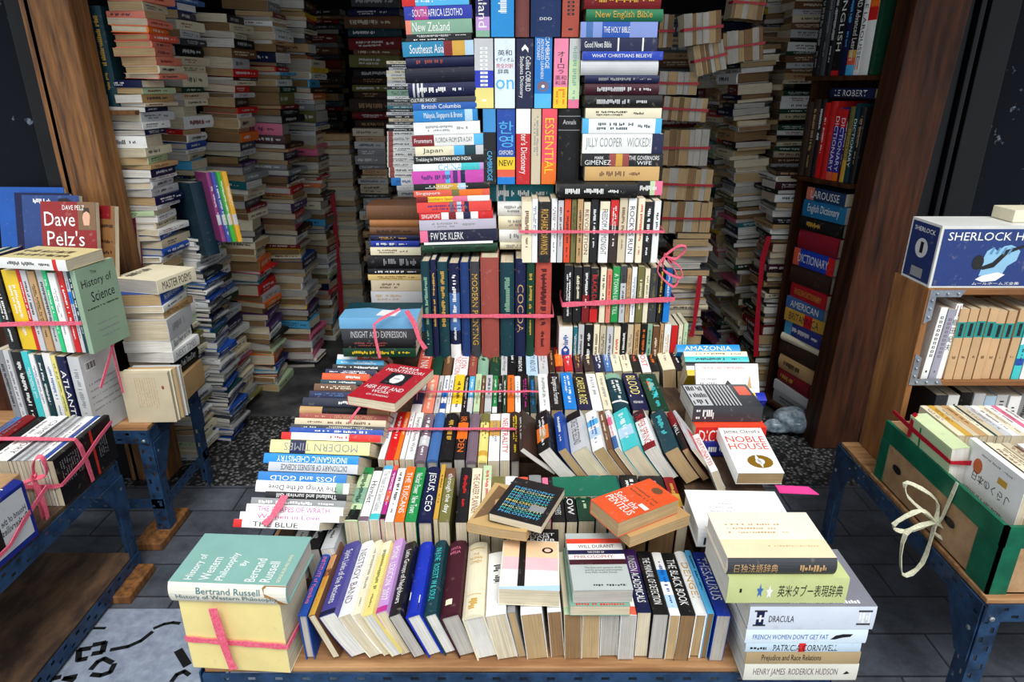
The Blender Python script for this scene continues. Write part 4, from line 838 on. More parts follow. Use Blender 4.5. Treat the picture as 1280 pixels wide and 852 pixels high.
for px, c, tt in ((-6,'turquoise','~'),(12,'teal','~'),(26,'navy','GOLF ANNIKA')):
    Dg = 2.165; x = X_at(px, Dg, .95)
    book(.03, .24, .13, None, None, (x, Dg, .80), anchor=(0,-.5,0), rot=Matrix.Rotation(R(-7),4,'Y') @ mat_from(-Y_, X_), col=c, title=tt, tc='white', ctx=GB, kind='p')
# black cover bundle lying spine-up at the edge of the left front table
SB = 'in the spine-up bundle on the left front table'
x = LXR+.004; D1b, Lb = 1.60, .275
for t_, c, kd, dd_, tt in ((.018,'black','p',.150,''),(.006,'white','p',.148,'~'),(.012,'blue','p',.150,'~'),(.022,'white','p',.152,'~'),(.010,'light grey','p',.150,'~'),(.010,'grey','p',.150,'~'),(.010,'light grey','p',.150,'~'),(.011,'grey','p',.150,'~'),(.010,'light grey','p',.150,'~'),(.012,'dark grey','p',.150,'~'),(.03,'white','p',.150,'CRIME STORY'),(.026,'white','p',.150,'~'),(.035,'black','h',.152,''),(.04,'dark red','h',.158,'~'),(.035,'denim blue','h',.150,'~')):
    x -= t_+.0006
    a_ = []
    lb = None
    if c == 'black' and kd == 'p':
        a_ = [('r','front',.0,.60,1,.64,(206,50,30))]+[('m','frontS' if False else 'front',.12,.08+.035*k,.62,.095+.035*k,'grey') for k in range(11)]+[('m','front',.25,.7+.035*k,.7,.715+.035*k,'grey') for k in range(5)]
        lb = 'black paperback with a red stripe, its cover facing the aisle on the left front table'
    book(t_, Lb*rnd.uniform(.94,1) if not lb else Lb, dd_, Z_, X_, (x+t_/2, D1b, .431), anchor=(0,-.5,-.5), col=c, title=tt, tc='mauve' if c != 'black' else 'white', kind=kd, ctx=SB, art=a_, label=lb)
# books nearer on the same table
NB = 'on the near part of the left front table'
book(.05, .27, .17, None, None, (LXR+.004, 1.34, .431), anchor=(.5,0,-.5), rot=Matrix.Rotation(R(-3),4,'Z') @ mat_from(Z_, X_), col=(16,34,120), title='~', tc='white', ctx=NB, kind='h', label='blue hardback with a white framed cover at the edge of the left front table',
 art=[('r','frontD',.04,.06,.96,.9,'light grey'),('r','frontD',.12,.14,.62,.84,'black',.0005),('p','frontD',[(.18,.2),(.3,.18),(.5,.25),(.46,.5),(.36,.76),(.22,.66)],'denim blue',.0007),('p','frontD',[(.24,.4),(.34,.34),(.4,.5),(.3,.6)],'pale blue',.0009)]+[('t','frontB','Hound of the',.06,.55,.36,.66,'black',.0007),('t','frontB','Baskervilles',.06,.4,.38,.52,'black',.0007)])
for k, (c, yw, dz) in enumerate((('cream',12,0),('tan',18,.022),('beige',8,.043),('pale yellow',20,.062))):
    book(.02, .19, .12, None, None, (-1.40-.02*k, 1.36+.02*k, .605+dz+.011), anchor=(0,0,0), rot=Matrix.Rotation(R(60+yw),4,'Z') @ mat_from(-X_, Z_), col=c, title='~', tc='brown', ctx='in the loose pile at the left edge', order='top', kind='p')
m_ = MB(); m_.box((-1.52,1.22,.431), (-1.29,1.50,.604)); tag(m_.build('carton', M['carton'], None, .003), 'small brown carton under the loose pile at the left edge', 'box')
# pile on the back bench
PB_ = 'in the pile on the left back bench'
DP = 2.21; xr = X_at(209, DP, .75)
def bstack(ctx, xr, D, items, h0, W, Ly, side='x', **kw):
    """stack whose right side shows spines to the aisle (side x) ; items from the bottom: (t, colour, title, textcolour, opts)"""
    h = h0
    for k, it in enumerate(items):
        t, col, title, tc = it[:4]; o = dict(it[4]) if len(it) > 4 else {}
        a = dict(kw); a.update(o); dx = a.pop('dx', rnd.uniform(-.008,.008)); dy = a.pop('dy', rnd.uniform(-.01,.01)); yw = a.pop('yaw', rnd.uniform(-5,5)); wq = a.pop('W', W)*rnd.uniform(.95,1); lq = a.pop('Ly', Ly)*rnd.uniform(.95,1)
        m = Matrix.Rotation(R(yw),4,'Z') @ mat_from(X_, Z_)
        book(t*.985, lq, wq, None, None, (xr+dx, D+dy, h+t/2), anchor=(0,.5,.5), rot=m, col=col, title=title, tc=tc, ctx=ctx, order='top', **a); h += t
    return h
hs_ = [h_at(y, DP) for y in (500,470,447,434,420,394,385,377,362,345)]
its = [('tan','','brown',dict(page='t')),('black','New York Times Diary','white',dict(kind='h')),('white','NEXT TIMES','grey',dict(page='w')),('white','Black Power and Love','black',dict(page='w',bands=[(0,.08,'black')])),('light grey','~','grey',dict(page='c')),
 (214,),('white','~','black',dict()),('blue','THE GREATEST ASTRONOMY','white',dict(W=.2,page='t')),('cream','MASTER POEMS','black',dict(yaw=-14,W=.19,page='g',label='cream paperback with black lettering on top of the pile on the left bench',art=[('m','frontS',.1,.1,.7,.3,'black')]))]
its[5] = ('tan','FICTION NOVEL','black',dict(bands=[(0,.02,'red')]))
bstack(PB_, xr+.01, DP, [(hs_[k+1]-hs_[k], *its[k]) for k in range(9)], .452+ (hs_[0]-.452 if False else 0), .17, .2, yaw=0) if False else None
hh = .452
lst = []
for k in range(9):
    t_ = hs_[k+1]-max(hs_[k], .452) if k == 0 else hs_[k+1]-hs_[k]
    lst.append((t_, *its[k]))
bstack(PB_, xr, DP, lst, hh, .17, .2, kind='p')
# open-faced old volumes in front of the pile
OB = 'among the upright old volumes at the front of the left bench'
Dv = 2.075
for k in range(4):
    x0 = X_at(150+k*7, Dv, .55)
    book(.016, .16 if k else .165, .19, None, None, (X_at(186, Dv, .55)+.006*k, Dv+.017*k, .452), anchor=(0,0,-.5) if False else (0,0,-.5), rot=Matrix.Rotation(R(2),4,'Z') @ mat_from(Z_, -Y_), col=('beige','cream','tan','light grey')[k], title='', page='c', kind='p', ctx=OB, order='near',
      art=[('m','front',.1+.0*q,.3+.05*q,.7,.315+.05*q,'tan') for q in range(9)]+[('p','front',[(.3+.04*math.cos(j),.85+.03*math.sin(j)) for j in range(6)],'reddish brown')] if k == 0 else ())

# ================================================================ BACKGROUND STACKS
PAL_L = ['white']*5+['cream']*5+['light grey']*3+['beige']*3+['tan','brown','grey','grey','red','dark red','dark red','navy','navy','blue','teal','black','black','black','dark green','olive','orange','pink','purple','pale green','dark grey','maroon','denim blue','sky blue','yellow']
PAL_D = ['black','black','dark brown','dark brown','brown','dark grey','navy','dark red','grey','olive','tan','dark teal']
PAL_P = ['tan','beige','brown','grey','cream','olive','tan','light grey','dark brown']
BGQ = []
def bg(ctx, xf, D, W, Ly, h0, h1, pal, tr, spine='x', pg=('c','t','g','b','w'), topx=None, tilt=0, jit=.012, hbp=.3, tmin=0, dirp=.9):
    """background stack ; xf(h) gives the aisle edge ; spine: 'x' right face, 'n' left face, 'y' towards the street, 'p' page ends towards the street"""
    h = h0
    while h < h1:
        t = rnd.uniform(*tr); t = max(.006, t*(1 if rnd.random() < .8 else 1.5))
        sc = rnd.uniform(.78, 1.0); BGQ.append(dict(ctx=ctx, t=t, h=h, D=D+rnd.uniform(-jit, jit), x=xf(h)+rnd.uniform(-jit, jit), W=W*sc, Ly=Ly*rnd.uniform(.8, 1.0), col=rnd.choice(pal), sp=spine if rnd.random() < dirp else ('y' if spine in 'xn' else 'x'), page=rnd.choice(pg), kind='h' if rnd.random() < hbp else 'p', tilt=tilt+rnd.uniform(-1.5, 1.5), yaw=rnd.uniform(-14, 14), idx=len(BGQ)))
        h += t+.0008
def lerp(xa, ha, xb, hb): return lambda h: xa+(xb-xa)*(h-ha)/(hb-ha)
def xpx(px, D, h): return X_at(px, D, h)
def colx(D, pts):   # aisle edge from pixel points (px, py)
    q = sorted([(h_at(py, D), X_at(px, D, h_at(py, D))) for px, py in pts])
    def f(h):
        if h <= q[0][0]: return q[0][1]
        for (a, xa), (b, xb) in zip(q, q[1:]):
            if h <= b: return xa+(xb-xa)*(h-a)/(b-a)
        return q[-1][1]
    return f
DA_ = 2.56
bg('in the tall pale stack behind the timber post', colx(DA_, [(180,102),(180,170),(205,330)]), DA_, .165, .21, 0, h_at(100, DA_), ['cream','white','cream','beige','light grey','white','tan','pale green','navy','olive','white','blue'], (.012,.034), 'x', ('c','c','g','w','t'), jit=.008)
bg('in the reddish-spined stack beside the blue dictionaries', colx(DA_, [(178,0),(200,95)]), DA_, .15, .21, h_at(99, DA_), h_at(-12, DA_), ['salmon','coral','cream','salmon','orange','beige'], (.016,.032), 'x', ('t','t','c'), jit=.006)
DB_ = 2.98
bg('in the second stack from the post', colx(DB_, [(222,20),(236,200),(262,330),(300,500)]), DB_, .19, .24, 0, h_at(-10, DB_), PAL_L, (.012,.042), 'x', tilt=3)
bg('in the third stack from the post', colx(3.27, [(290,40),(300,200),(330,380),(345,470)]), 3.27, .19, .24, 0, h_at(28, 3.27), PAL_L, (.012,.042), 'x', tilt=3)
bg('in the fourth stack from the post', colx(3.62, [(337,0),(350,120),(362,230),(390,420)]), 3.62, .22, .27, 0, h_at(-10, 3.62), PAL_L+PAL_D, (.014,.044), 'x', tilt=2)
bg('in the fifth stack from the post', colx(4.05, [(380,20),(398,200),(415,390)]), 4.05, .2, .3, 0, h_at(0, 4.05), PAL_D+PAL_L, (.014,.044), 'x', tilt=2)
bg('in the stack at the near end of the left aisle', colx(2.74, [(250,330),(268,420),(285,500)]), 2.74, .2, .19, 0, h_at(300, 2.74), ['navy','blue','dark teal','grey','light grey','denim blue','white','dark grey'], (.008,.018), 'x', tilt=5, pg=('g','w'))
DC = 4.25
bg('in the pale string-tied stack at the end of the left aisle', lerp(X_at(458, DC, 0), 0, X_at(440, DC, 1.1), 1.1), DC, .20, .24, 0, h_at(172, DC), ['beige','tan','cream','grey','olive','brown'], (.018,.04), 'p', ('c','t','g'), jit=.006)
bg('in the grey stack beside the string-tied one', lerp(X_at(500, DC, 0), 0, X_at(482, DC, 1.1), 1.1), DC+.03, .20, .2, 0, h_at(168, DC), ['grey','tan','beige','light grey','dark grey'], (.02,.045), 'y', ('g','t','c'), jit=.006)
bg('in the dark tall stack at the back', lerp(X_at(503, 4.6, 1), 1, X_at(500, 4.6, 1.9), 1.9), 4.6, .37, .24, 0, h_at(-15, 4.6), PAL_D+['dark red','olive','navy'], (.03,.055), 'y', jit=.01, hbp=.9)
bg('in the dim stack against the back wall', lerp(X_at(428, 4.9, 1), 1, X_at(424, 4.9, 1.9), 1.9), 4.9, .3, .24, 0, 2.0, PAL_D, (.02,.05), 'y', jit=.02, hbp=.9)
# right side
DR1 = 3.25
bg('in the red-ribboned stack of the right aisle', None or colx(DR1, [(973,214),(951,411),(940,480)]), DR1, .2, .25, 0, h_at(214, DR1), ['black','dark red','dark brown','white','tan','grey','maroon','dark green','cream','black'], (.016,.036), 'n', ('w','c','w','t'), jit=.012, hbp=.7)
bg('in the tall stack behind the red-ribboned one', lambda h: X_at(970, 3.6, 1.3), 3.6, .27, .26, 0, h_at(-10, 3.6), ['tan','beige','cream','white','dark green','brown','light grey'], (.018,.036), 'y', ('t','c','g','b'), jit=.008)
bg('in the first leaning stack of the right aisle', colx(3.5, [(925,60),(915,200),(925,420)]), 3.5, .19, .25, 0, h_at(60, 3.5), PAL_L+PAL_P, (.013,.036), 'n', tilt=-4, jit=.02)
bg('in the second leaning stack of the right aisle', colx(3.82, [(905,90),(890,230),(900,400)]), 3.82, .2, .25, 0, h_at(90, 3.82), PAL_L+PAL_P, (.013,.036), 'n', tilt=-5, jit=.02)
bg('in the third leaning stack of the right aisle', colx(4.15, [(885,120),(876,230),(880,400)]), 4.15, .2, .25, 0, h_at(80, 4.15), PAL_L+PAL_D, (.013,.036), 'n', tilt=-4, jit=.02)
bg('in the narrow stack above the right aisle', lambda h: X_at(940, 3.9, 1.4), 3.9, .24, .25, 1.1, h_at(-10, 3.9), PAL_L+PAL_P, (.013,.036), 'n', tilt=-2, jit=.015)
bg('in the far back stack of the right aisle', lambda h: X_at(800, 4.7, 1), 4.7, .9, .25, 0, 1.95, PAL_D+['tan','beige'], (.03,.06), 'y', jit=.03)
DRB = 3.0
bg('in the flat stack under the hanging paper-edged bundles', lambda h: X_at(836, DRB, .6), DRB, .185, .2, 0, h_at(294, DRB), ['dark brown','tan','grey','beige','white','black','dark grey'], (.018,.036), 'n', ('c','t','g'), jit=.008)
def vis_area(q):
    hm = q['h']+q['t']/2; z = zc(q['D'], hm); X = q['x']; px = 640+X/z*F_PX
    ca = math.cos(PITCH); sa = math.sin(PITCH); v = (q['D']*sa-(CAM_H-hm)*ca)
    py = 426-F_PX*((hm-CAM_H)*ca+q['D']*sa)/z
    if not (-10 < px < 1290) or not (2 < py < 850): return -1
    return q['t']*(q['W']+q['Ly']*.4)/z/z
OCC = {'in the far back stack of the right aisle':.1, 'in the dim stack against the back wall':.3}
for q in BGQ:
    hm = q['h']
    a = vis_area(q)*OCC.get(q['ctx'], 1)
    if 'near end' in q['ctx'] and hm < .12: a *= .3
    if 'second stack' in q['ctx'] and hm < .25: a *= .3
    if q['ctx'].endswith('behind the red-ribboned one') and hm < 1.02: a = 0
    if q['ctx'].endswith('timber post') and hm < .9: a *= .4
    if 'dark tall stack' in q['ctx'] and hm < 1.1: a = 0
    if 'stack from the post' in q['ctx'] and 'third' in q['ctx']: a *= .8
    q['a'] = a
order = sorted(range(len(BGQ)), key=lambda i: -BGQ[i]['a']); solo = set(order[:170])
TCC = {'black':'light grey','navy':'white','dark brown':'tan','brown':'cream','dark grey':'light grey'}
for i, q in enumerate(BGQ):
    if q['ctx'].startswith('in the far back stack') and False: continue
    sp = q['sp']; W, Ly = q['W'], q['Ly']; leftside = q['x'] < 0
    if sp == 'x': m = mat_from(X_, Z_); L, d = Ly, W; an = (0,.5,.5); 
    elif sp == 'n': m = mat_from(-X_, Z_); L, d = Ly, W; an = (0,-.5,.5)
    elif sp == 'y': m = mat_from(-Y_, Z_); L, d = W, Ly*.7; an = (0,-.5,.5) if leftside else (0,.5,.5)
    else: m = mat_from(Y_, Z_); L, d = W, Ly*.7; an = (0,.5,-.5) if leftside else (0,-.5,-.5)
    m = Matrix.Rotation(R(q['yaw']*.6),4,'Z') @ Matrix.Rotation(R(q['tilt'] if leftside else -q['tilt']*-1),4,'Y') @ m
    book(q['t'], L, d, None, None, (q['x'], q['D'], q['h']+q['t']/2), anchor=an, rot=m, col=q['col'], title='~', tc=TCC.get(q['col'], rnd.choice(['black','dark grey','dark red','navy']) if q['col'] in ('white','cream','light grey','beige','tan','yellow','pale green','pink','sky blue','salmon') else 'white'),
         kind=q['kind'], page=q['page'], ctx=q['ctx'], order='top', stuff=False)
# big dark teal volume and rainbow-striped volumes wedged on the second stack
DT_ = 2.80
WG = 'wedged upright against the second stack from the post'
def wedge(px, py, D, t, L, d, col, roll, **kw):
    h = h_at(py, D); x = X_at(px, D, h)
    return book(t, L, d, None, None, (x, D, h), anchor=(0,-.5,.5), rot=Matrix.Rotation(R(roll),4,'Y') @ Matrix.Rotation(R(52),4,'Z') @ mat_from(-Y_, X_), col=col, ctx=WG, **kw)
wedge(268, 318, 2.74, .06, .30, .22, (12,44,60), -4, kind='h', title='', page='g')
for k_, (c_, q_) in enumerate((((150,60,120),'purple'),((60,80,170),'blue'),((60,180,60),'green'),((230,170,40),'brown'))):
    D__ = 2.70-.010*k_; h__ = h_at(302, D__)
    book(.0165, .28, .16, None, None, (X_at(281+6.6*k_, D__, h__), D__, h__), anchor=(0,-.5,.5), rot=Matrix.Rotation(R(-5),4,'Y') @ Matrix.Rotation(R(40),4,'Z') @ mat_from(-Y_, X_), col=c_, title='~', tc='white', ctx=WG, kind='p', bands=[(.25,.4,'light grey')])
# blue dictionaries on a bracket shelf at top left
m_ = MB(); m_.box((-1.54,2.53,1.452), (-1.36,2.75,1.468)); tag(m_.build('shelf_board', M['wood_raw'], None, .002), 'short timber board under the blue dictionaries beside the left post', 'shelf')
BD = 'on the board beside the left timber post'
h_ = 1.47
for px0, px1, c, tt in ((88,108,(30,80,180),'~'),(109,124,'navy','DICTIONARY'),(125,140,'dark teal','~')):
    D_ = 2.56; x0, x1 = X_at(px0, D_, 1.6), X_at(px1, D_, 1.6)
    book((x1-x0)*.96, .34, .17, None, None, ((x0+x1)/2, D_, h_), anchor=(0,-.5,.5), rot=mat_from(-Y_, X_), col=c, title=tt, tc='gold', kind='h', ctx=BD, art=[('r','spineUp',.5,.08,.95,.2,'white')]+[('r','spineUp',.55+.07*k,.1,.57+.07*k,.18,'black',.0005) for k in range(5)] if px0 == 88 else ())
leaner(136, 164, 262, 2.50, (110,20,50), 'leaning behind the pale stack at the left', h0=.84, kind='h', title='', label='dark pink book leaning between the timber post and the pale stack', t=.03)

# tied bundles with page edges out, right of the tower
def pbundle(ctx, D, pxl, pxr, ytop, ybot, n, roll=0, dy=0, d=.11, cols=('t','t','b','g'), ha=None):
    h0, h1 = h_at(ybot, D), h_at(ytop, D); x0, x1 = X_at(pxl, D, (h0+h1)/2), X_at(pxr, D, (h0+h1)/2)
    ws = [rnd.uniform(.6, 1.4) for _ in range(n)]; s_ = sum(ws); x = x0; cx, cz = (x0+x1)/2, (h0+h1)/2
    for w_ in ws:
        t = w_/s_*(x1-x0); lx, lz = x+t/2-cx, 0
        a = R(roll); px_, pz_ = cx+lx*math.cos(a), cz-lx*math.sin(a)
        book(t*.97, (h1-h0)*rnd.uniform(.93, 1), d, None, None, (px_, D+rnd.uniform(0,.006), pz_), anchor=(0,0,-.5), rot=Matrix.Rotation(a,4,'Y') @ mat_from(Y_, -X_), col=rnd.choice(['tan','beige','brown','cream','grey']), title='', page=rnd.choice(cols), kind='p', ctx=ctx)
        x += t
    return (x0, x1, D, h0, h1, roll)
BN = []
for nm, args in {
 'in the lowest hanging paper-edged bundle':(3.0,828,889,252,293,7,1), 'in the paper-edged bundle second from below':(3.0,827,890,210,251,7,2), 'in the paper-edged bundle third from below':(3.0,829,886,161,208,7,0),
 'in the paper-edged bundle fourth from below':(3.0,829,884,121,152,8,3), 'in the paper-edged bundle fifth from below':(3.0,824,872,89,119,5,1),
 'in the tilted paper-edged bundle beside the tower top':(2.95,869,907,52,92,6,-14), 'in the top right paper-edged bundle':(2.9,856,902,14,56,6,-6),
 'in the fanned bundle above the right aisle':(3.1,905,954,36,78,7,-8), 'in the bundle at the top edge of the right aisle':(3.15,917,957,-18,25,6,4), 'in the bundle beside the green bible':(3.0,824,842,17,60,3,0)}.items():
    BN.append((nm, pbundle(nm, *args)))
# ================================================================ RIGHT BOOKCASE
pA = Vector((1.425, 2.825, 0)); dirv = Vector((-.30,.95,0)).normalized()   # along the shelf, away from the street
nrm = Vector((-dirv.y, dirv.x, 0)); nrm = -nrm if nrm.x > 0 else nrm      # shelf faces the aisle
def shelf_pt(s, h, off=0): return pA+dirv*s+nrm*off+Vector((0,0,h))
BC = empty('bookcase', (1.36,2.9,0)); tag(BC, 'dark timber bookcase of dictionaries between the right aisle and the dark post', 'bookcase')
binv = Matrix.Translation(-Vector(BC.location))
SW, SD = .36, .22
def bcbox(name, s0, s1, h0_, h1_, o0, o1):
    m = MB(); c = [shelf_pt(s, h, o) for s in (s0, s1) for o in (o0, o1) for h in (h0_, h1_)]
    vs = [tuple(v) for v in c]; m.add(vs, [(0,1,3,2),(4,6,7,5),(0,4,5,1),(2,3,7,6),(0,2,6,4),(1,5,7,3)], (0,0,0)); o = m.build(name, M['wood_dark'], None, .002); o.parent = BC; o.matrix_parent_inverse = binv
HS = [.04, h_at(230, 2.84), h_at(94, 2.84)]
for h_ in HS: bcbox('shelf_board', 0, SW, h_-.018, h_, -SD, .02)
bcbox('side_panel', SW, SW+.015, 0, 2.2, -SD, -.03); bcbox('back_panel', 0, SW, 0, 2.2, -SD-.015, -SD); bcbox('side_panel', -.02, 0, 0, 2.2, -SD, -.05)
def shelfrow(ctx, h0_, items, d=.16, off=.0, hk=1):
    s = .004; kq = (SW-.012)/sum(i[0] for i in items); items = [(i[0]*kq, *i[1:]) for i in items]
    m0 = mat_from(nrm, -dirv)   # spine to the aisle ; title runs down ; +x (front cover) towards the street
    for t, Lh, c, tt, tcc, *o in items:
        a = dict(o[0]) if o else {}
        book(t*.97, Lh*hk, d, None, None, shelf_pt(s+t/2, h0_, off), anchor=(0,-.5,.5), rot=m0, col=c, title=tt, tc=tcc, ctx=ctx, order='street', **a); s += t
shelfrow('on the upper shelf of the bookcase', HS[2]+.001, [(.03,.4,'dark green','','gold'),(.055,.4,'white','','black',dict(bands=[(.5,.62,'red'),(.62,.7,'orange'),(.7,.8,'yellow'),(.8,1,'green')])),(.035,.4,'white','LITTLE LAROUSSE','navy',dict(bands=[(0,.12,'white')],art=[('r','spineUp',.2,.05,.7,.14,'red')])),
 (.05,.4,'black','OXFORD Advanced Learners','white',dict(bands=[(0,.1,'sky blue'),(.1,.17,'coral'),(.17,.24,'gold')])),(.045,.4,'navy','~','sky blue'),(.05,.4,'black','ENGLISH','white',dict(bands=[(.0,.05,'red')])),(.05,.4,'black','~','light grey',dict(kind='h')),(.04,.4,'dark grey','~','grey',dict(kind='h')),(.05,.4,'black','~','grey',dict(kind='h'))])
shelfrow('on the middle shelf of the bookcase', HS[1]+.001, [(.035,.25,'black','~','tan',dict(kind='h')),(.028,.26,'dark teal','DICTIONARY','white',dict()),(.028,.25,'olive','ENGLISH','gold',dict(bands=[(0,.3,'gold')])),(.014,.24,'maroon','~','white'),(.04,.24,(40,40,150),'DICTIONARY','white',dict(bands=[(.75,1,'red'),(0,.12,'orange')])),(.04,.245,(60,40,140),'DICTIONARY','white',dict(bands=[(.75,1,'red'),(0,.12,'coral')])),
 (.05,.265,(200,26,24),'','white',dict(kind='h')),(.03,.26,'red','~','white'),(.04,.27,'black','~','white',dict(kind='h')),(.05,.27,'dark brown','~','tan',dict(kind='h')),(.05,.26,'dark brown','','tan',dict(kind='h'))], hk=1.22)
book(.04,.24,.15,None,None, shelf_pt(.12, HS[1]+.335+.022, -.02), anchor=(0,0,.5), rot=mat_from(nrm, Z_), col='navy', title='LE ROBERT', tc='white', ctx='lying across the middle shelf books', kind='h')
# flat piles under the middle shelf
def pile(ctx, s0, h0_, items, off=0, dd=.17, Lx=.26):
    h = h0_; kk = (HS[1]-.02-.022-h0_)/sum(i[0] for i in items); items = [(i[0]*kk, *i[1:]) for i in items]
    for t, c, tt, tcc, *o in items:
        a = dict(o[0]) if o else {}
        ds = a.pop('ds', rnd.uniform(-.01,.01)); m0 = mat_from(nrm, Z_); m0 = Matrix.Rotation(R(rnd.uniform(-4,4)),4,'Z') @ m0
        book(t*.975, Lx*rnd.uniform(.92,1.02), dd, None, None, shelf_pt(s0+ds, h+t/2, off), anchor=(0,0,.5), rot=m0, col=c, title=tt, tc=tcc, ctx=ctx, order='top', **a); h += t
    return h
pile('in the dictionary pile under the middle shelf', .15, HS[0]+.001, [(.05,'grey','~','black',dict(page='g')),(.04,'light grey','','black',dict(page='g')),(.055,(120,20,34),'~','gold',dict(kind='h')),(.06,'tan','~','dark brown',dict(kind='h')),(.06,'dark brown','','tan',dict(kind='h')),
 (.03,'cream','','brown',dict(kind='h',page='w')),(.055,(50,60,140),'~','white',dict(bands=[(.8,1,'sky blue')])),(.05,'gold','BRITANNICA','navy',dict(bands=[(.3,.5,'red')])),(.045,'denim blue','AMERICAN','white'),(.055,(180,26,40),'ENGLISH DICTIONARY','gold',dict()),(.07,'dark brown','','tan',dict(kind='h')),
 (.065,(20,60,180),'DICTIONARY','white',dict(bands=[(0,.16,'red'),(.84,1,'coral')],tsz=.5)),(.07,(140,20,40),'','gold',dict(kind='h')),(.05,'black','~','gold',dict(kind='h')),(.06,(20,110,160),'English Dictionary','white',dict(page='w')),(.045,(30,60,100),'LAROUSSE','white',dict(bands=[(.8,1,'salmon')]))], off=-.0)

# ================================================================ RIGHT CRATE AND CARTON
CX, CY = X_at(1158, 1.80, .9)-.018, 1.80
CB, CH = .421, h_at(361, CY)
CR = empty('wooden_crate', (CX+.3, CY+.12, CB)); tag(CR, 'open wooden crate with steel corner plates, holding books on the right bench', 'crate')
cinv = Matrix.Translation(-Vector(CR.location))
def crbox(name, a, b, mat='crate', bev=.002):
    m = MB(); m.box(a, b); o = m.build(name, M[mat], None, bev); o.parent = CR; o.matrix_parent_inverse = cinv; return o
CDp = .17; CW = .62; hm1 = h_at(476, CY)
crbox('side_board', (CX, CY, CB), (CX+.018, CY+CDp, CH)); crbox('side_board', (CX+CW, CY, CB), (CX+CW+.018, CY+CDp, CH))
crbox('top_board', (CX+.018, CY, CH-.018), (CX+CW, CY+CDp, CH), 'crate_h'); crbox('middle_board', (CX+.018, CY, hm1-.016), (CX+CW, CY+CDp, hm1), 'crate_h'); crbox('bottom_board', (CX+.018, CY, CB), (CX+CW, CY+CDp, CB+.014), 'crate_h')
crbox('back_board', (CX, CY+CDp, CB), (CX+CW+.018, CY+CDp+.01, CH))
for zz, sg in ((CH-.003, -1), (hm1-.012, 1)):
    m = MB(); w_ = .10; y = CY-.003; x0 = CX+.004
    p = [(x0,zz),(x0+w_,zz),(x0+w_-.012,zz+sg*.02),(x0+.02,zz+sg*.02),(x0+.02,zz+sg*(w_-.012)),(x0,zz+sg*w_)]
    m.add([(a,y,b) for a,b in p]+[(a,y+.002,b) for a,b in p], [tuple(range(6)),tuple(range(11,5,-1))]+[(k,(k+1)%6,(k+1)%6+6,k+6) for k in range(6)], (0,0,0)); o = m.build('corner_plate', M['steel_grey'], None); o.parent = CR; o.matrix_parent_inverse = cinv
    for k in range(3):
        for q in (bolt((x0+.02+.03*k, y, zz+sg*.01), (0,-1,0), None, .004), bolt((x0+.01, y, zz+sg*(.03+.025*k)), (0,-1,0), None, .004)): q.parent = o; q.matrix_world = cinv @ Matrix.Identity(4) @ q.matrix_world if False else q.matrix_world
CI = 'inside the wooden crate on the right'
urow(CI, CY+.012, hm1+.001, 385, .13, [(1160,1169,'white','#','black',dict(kind='p',roll=3)), (1170,1180,(150,150,164),'#','mauve',dict(roll=3)), (1181,1189,'white','','black',dict(roll=2,dh=.012,art=[('t','spineUp',c_,.15,.72-.11*k,.85,.8-.11*k,'black') for k, c_ in enumerate('島田紀夫')]+[('r','spineUp',.2,.84,.8,.98,'dark red')]))]
 +[(1190+12*k+k//3,1202+12*k+k//3-1,(196,160,118),'','black',dict(roll=0,bands=[(.60,.82,(20,140,134))],art=[('r','spineUp',.3,.62,.7,.80,'black'),('m','spineUp',.3,.3,.7,.34,'brown')])) for k in range(7)]
 +[(1276,1286,'turquoise','~','navy',dict(bands=[(.2,.3,'blue'),(.5,.6,'white'),(.7,.8,'navy')])),(1287,1300,'white','~','grey')], kind='p')
CL = 'in the bottom compartment of the wooden crate'
urow(CL, CY+.03, CB+.015, 492, .13, [(1161+k*15,1175+k*15,c,'~','black') for k, c in enumerate(['dark grey','white','black','light grey','pale blue','light grey','white','grey'])], kind='p')
# blue and white box set lying on the crate
SHh = h_at(282, CY+.01)-CH
bx = empty('boxed_set', (CX+.24, CY+.07, CH)); tag(bx, 'blue and white picture box showing a hand with a pipe, on the wooden crate', 'box')
m = MB(); xA, xB, yA, yB, zA, zB = CX+.002, CX+.46, CY+.008, CY+.15, CH+.001, CH+SHh
m.box((xA,yA,zA), (xB,yB,zB), C((214,214,208)))
bd_ = .006
def fq(u0, v0, u1, v1, c, e=.0004): m.add([(xA+(xB-xA)*u, yA-e, zA+(zB-zA)*v) for u, v in ((u0,v0),(u1,v0),(u1,v1),(u0,v1))], [(0,1,2,3)], C(c))
def fp(pts, c, e=.0008): m.add([(xA+(xB-xA)*(u*.8+.0), yA-e, zA+(zB-zA)*v) for u, v in pts], [tuple(range(len(pts)))], C(c))
def ft(s, u0, v0, u1, v1, c, e=.001):
    g, gf, _ = text_geo(s); m.add([(xA+(xB-xA)*(u0+(u1-u0)*a), yA-e, zA+(zB-zA)*(v0+(v1-v0)*b)) for a, b in g], gf, C(c))
fq(.015,.03,.99,.95,(24,52,116)); ft('SHERLOCK HOLMES', .05,.77,.74,.90,'white'); ft('ムールホームズ全集', .26,.05,.55,.10,'white')
fp([(.36,.20),(.37,.32),(.36,.45),(.38,.60),(.42,.66),(.46,.60),(.5,.68),(.55,.70),(.6,.66),(.63,.6),(.62,.45),(.56,.36),(.54,.24)],(140,190,220)); fp([(.34,.14),(.38,.2),(.5,.26),(.56,.22),(.5,.12),(.40,.10)],'white',.0010)
fp([(.33+.045*math.cos(k*PI/6),.42+.12*math.sin(k*PI/6)) for k in range(12)],'black',.0012); fp([(.34,.33),(.44,.42),(.52,.62),(.68,.72),(.68,.69),(.54,.56),(.46,.34),(.38,.3)],'black',.0013)
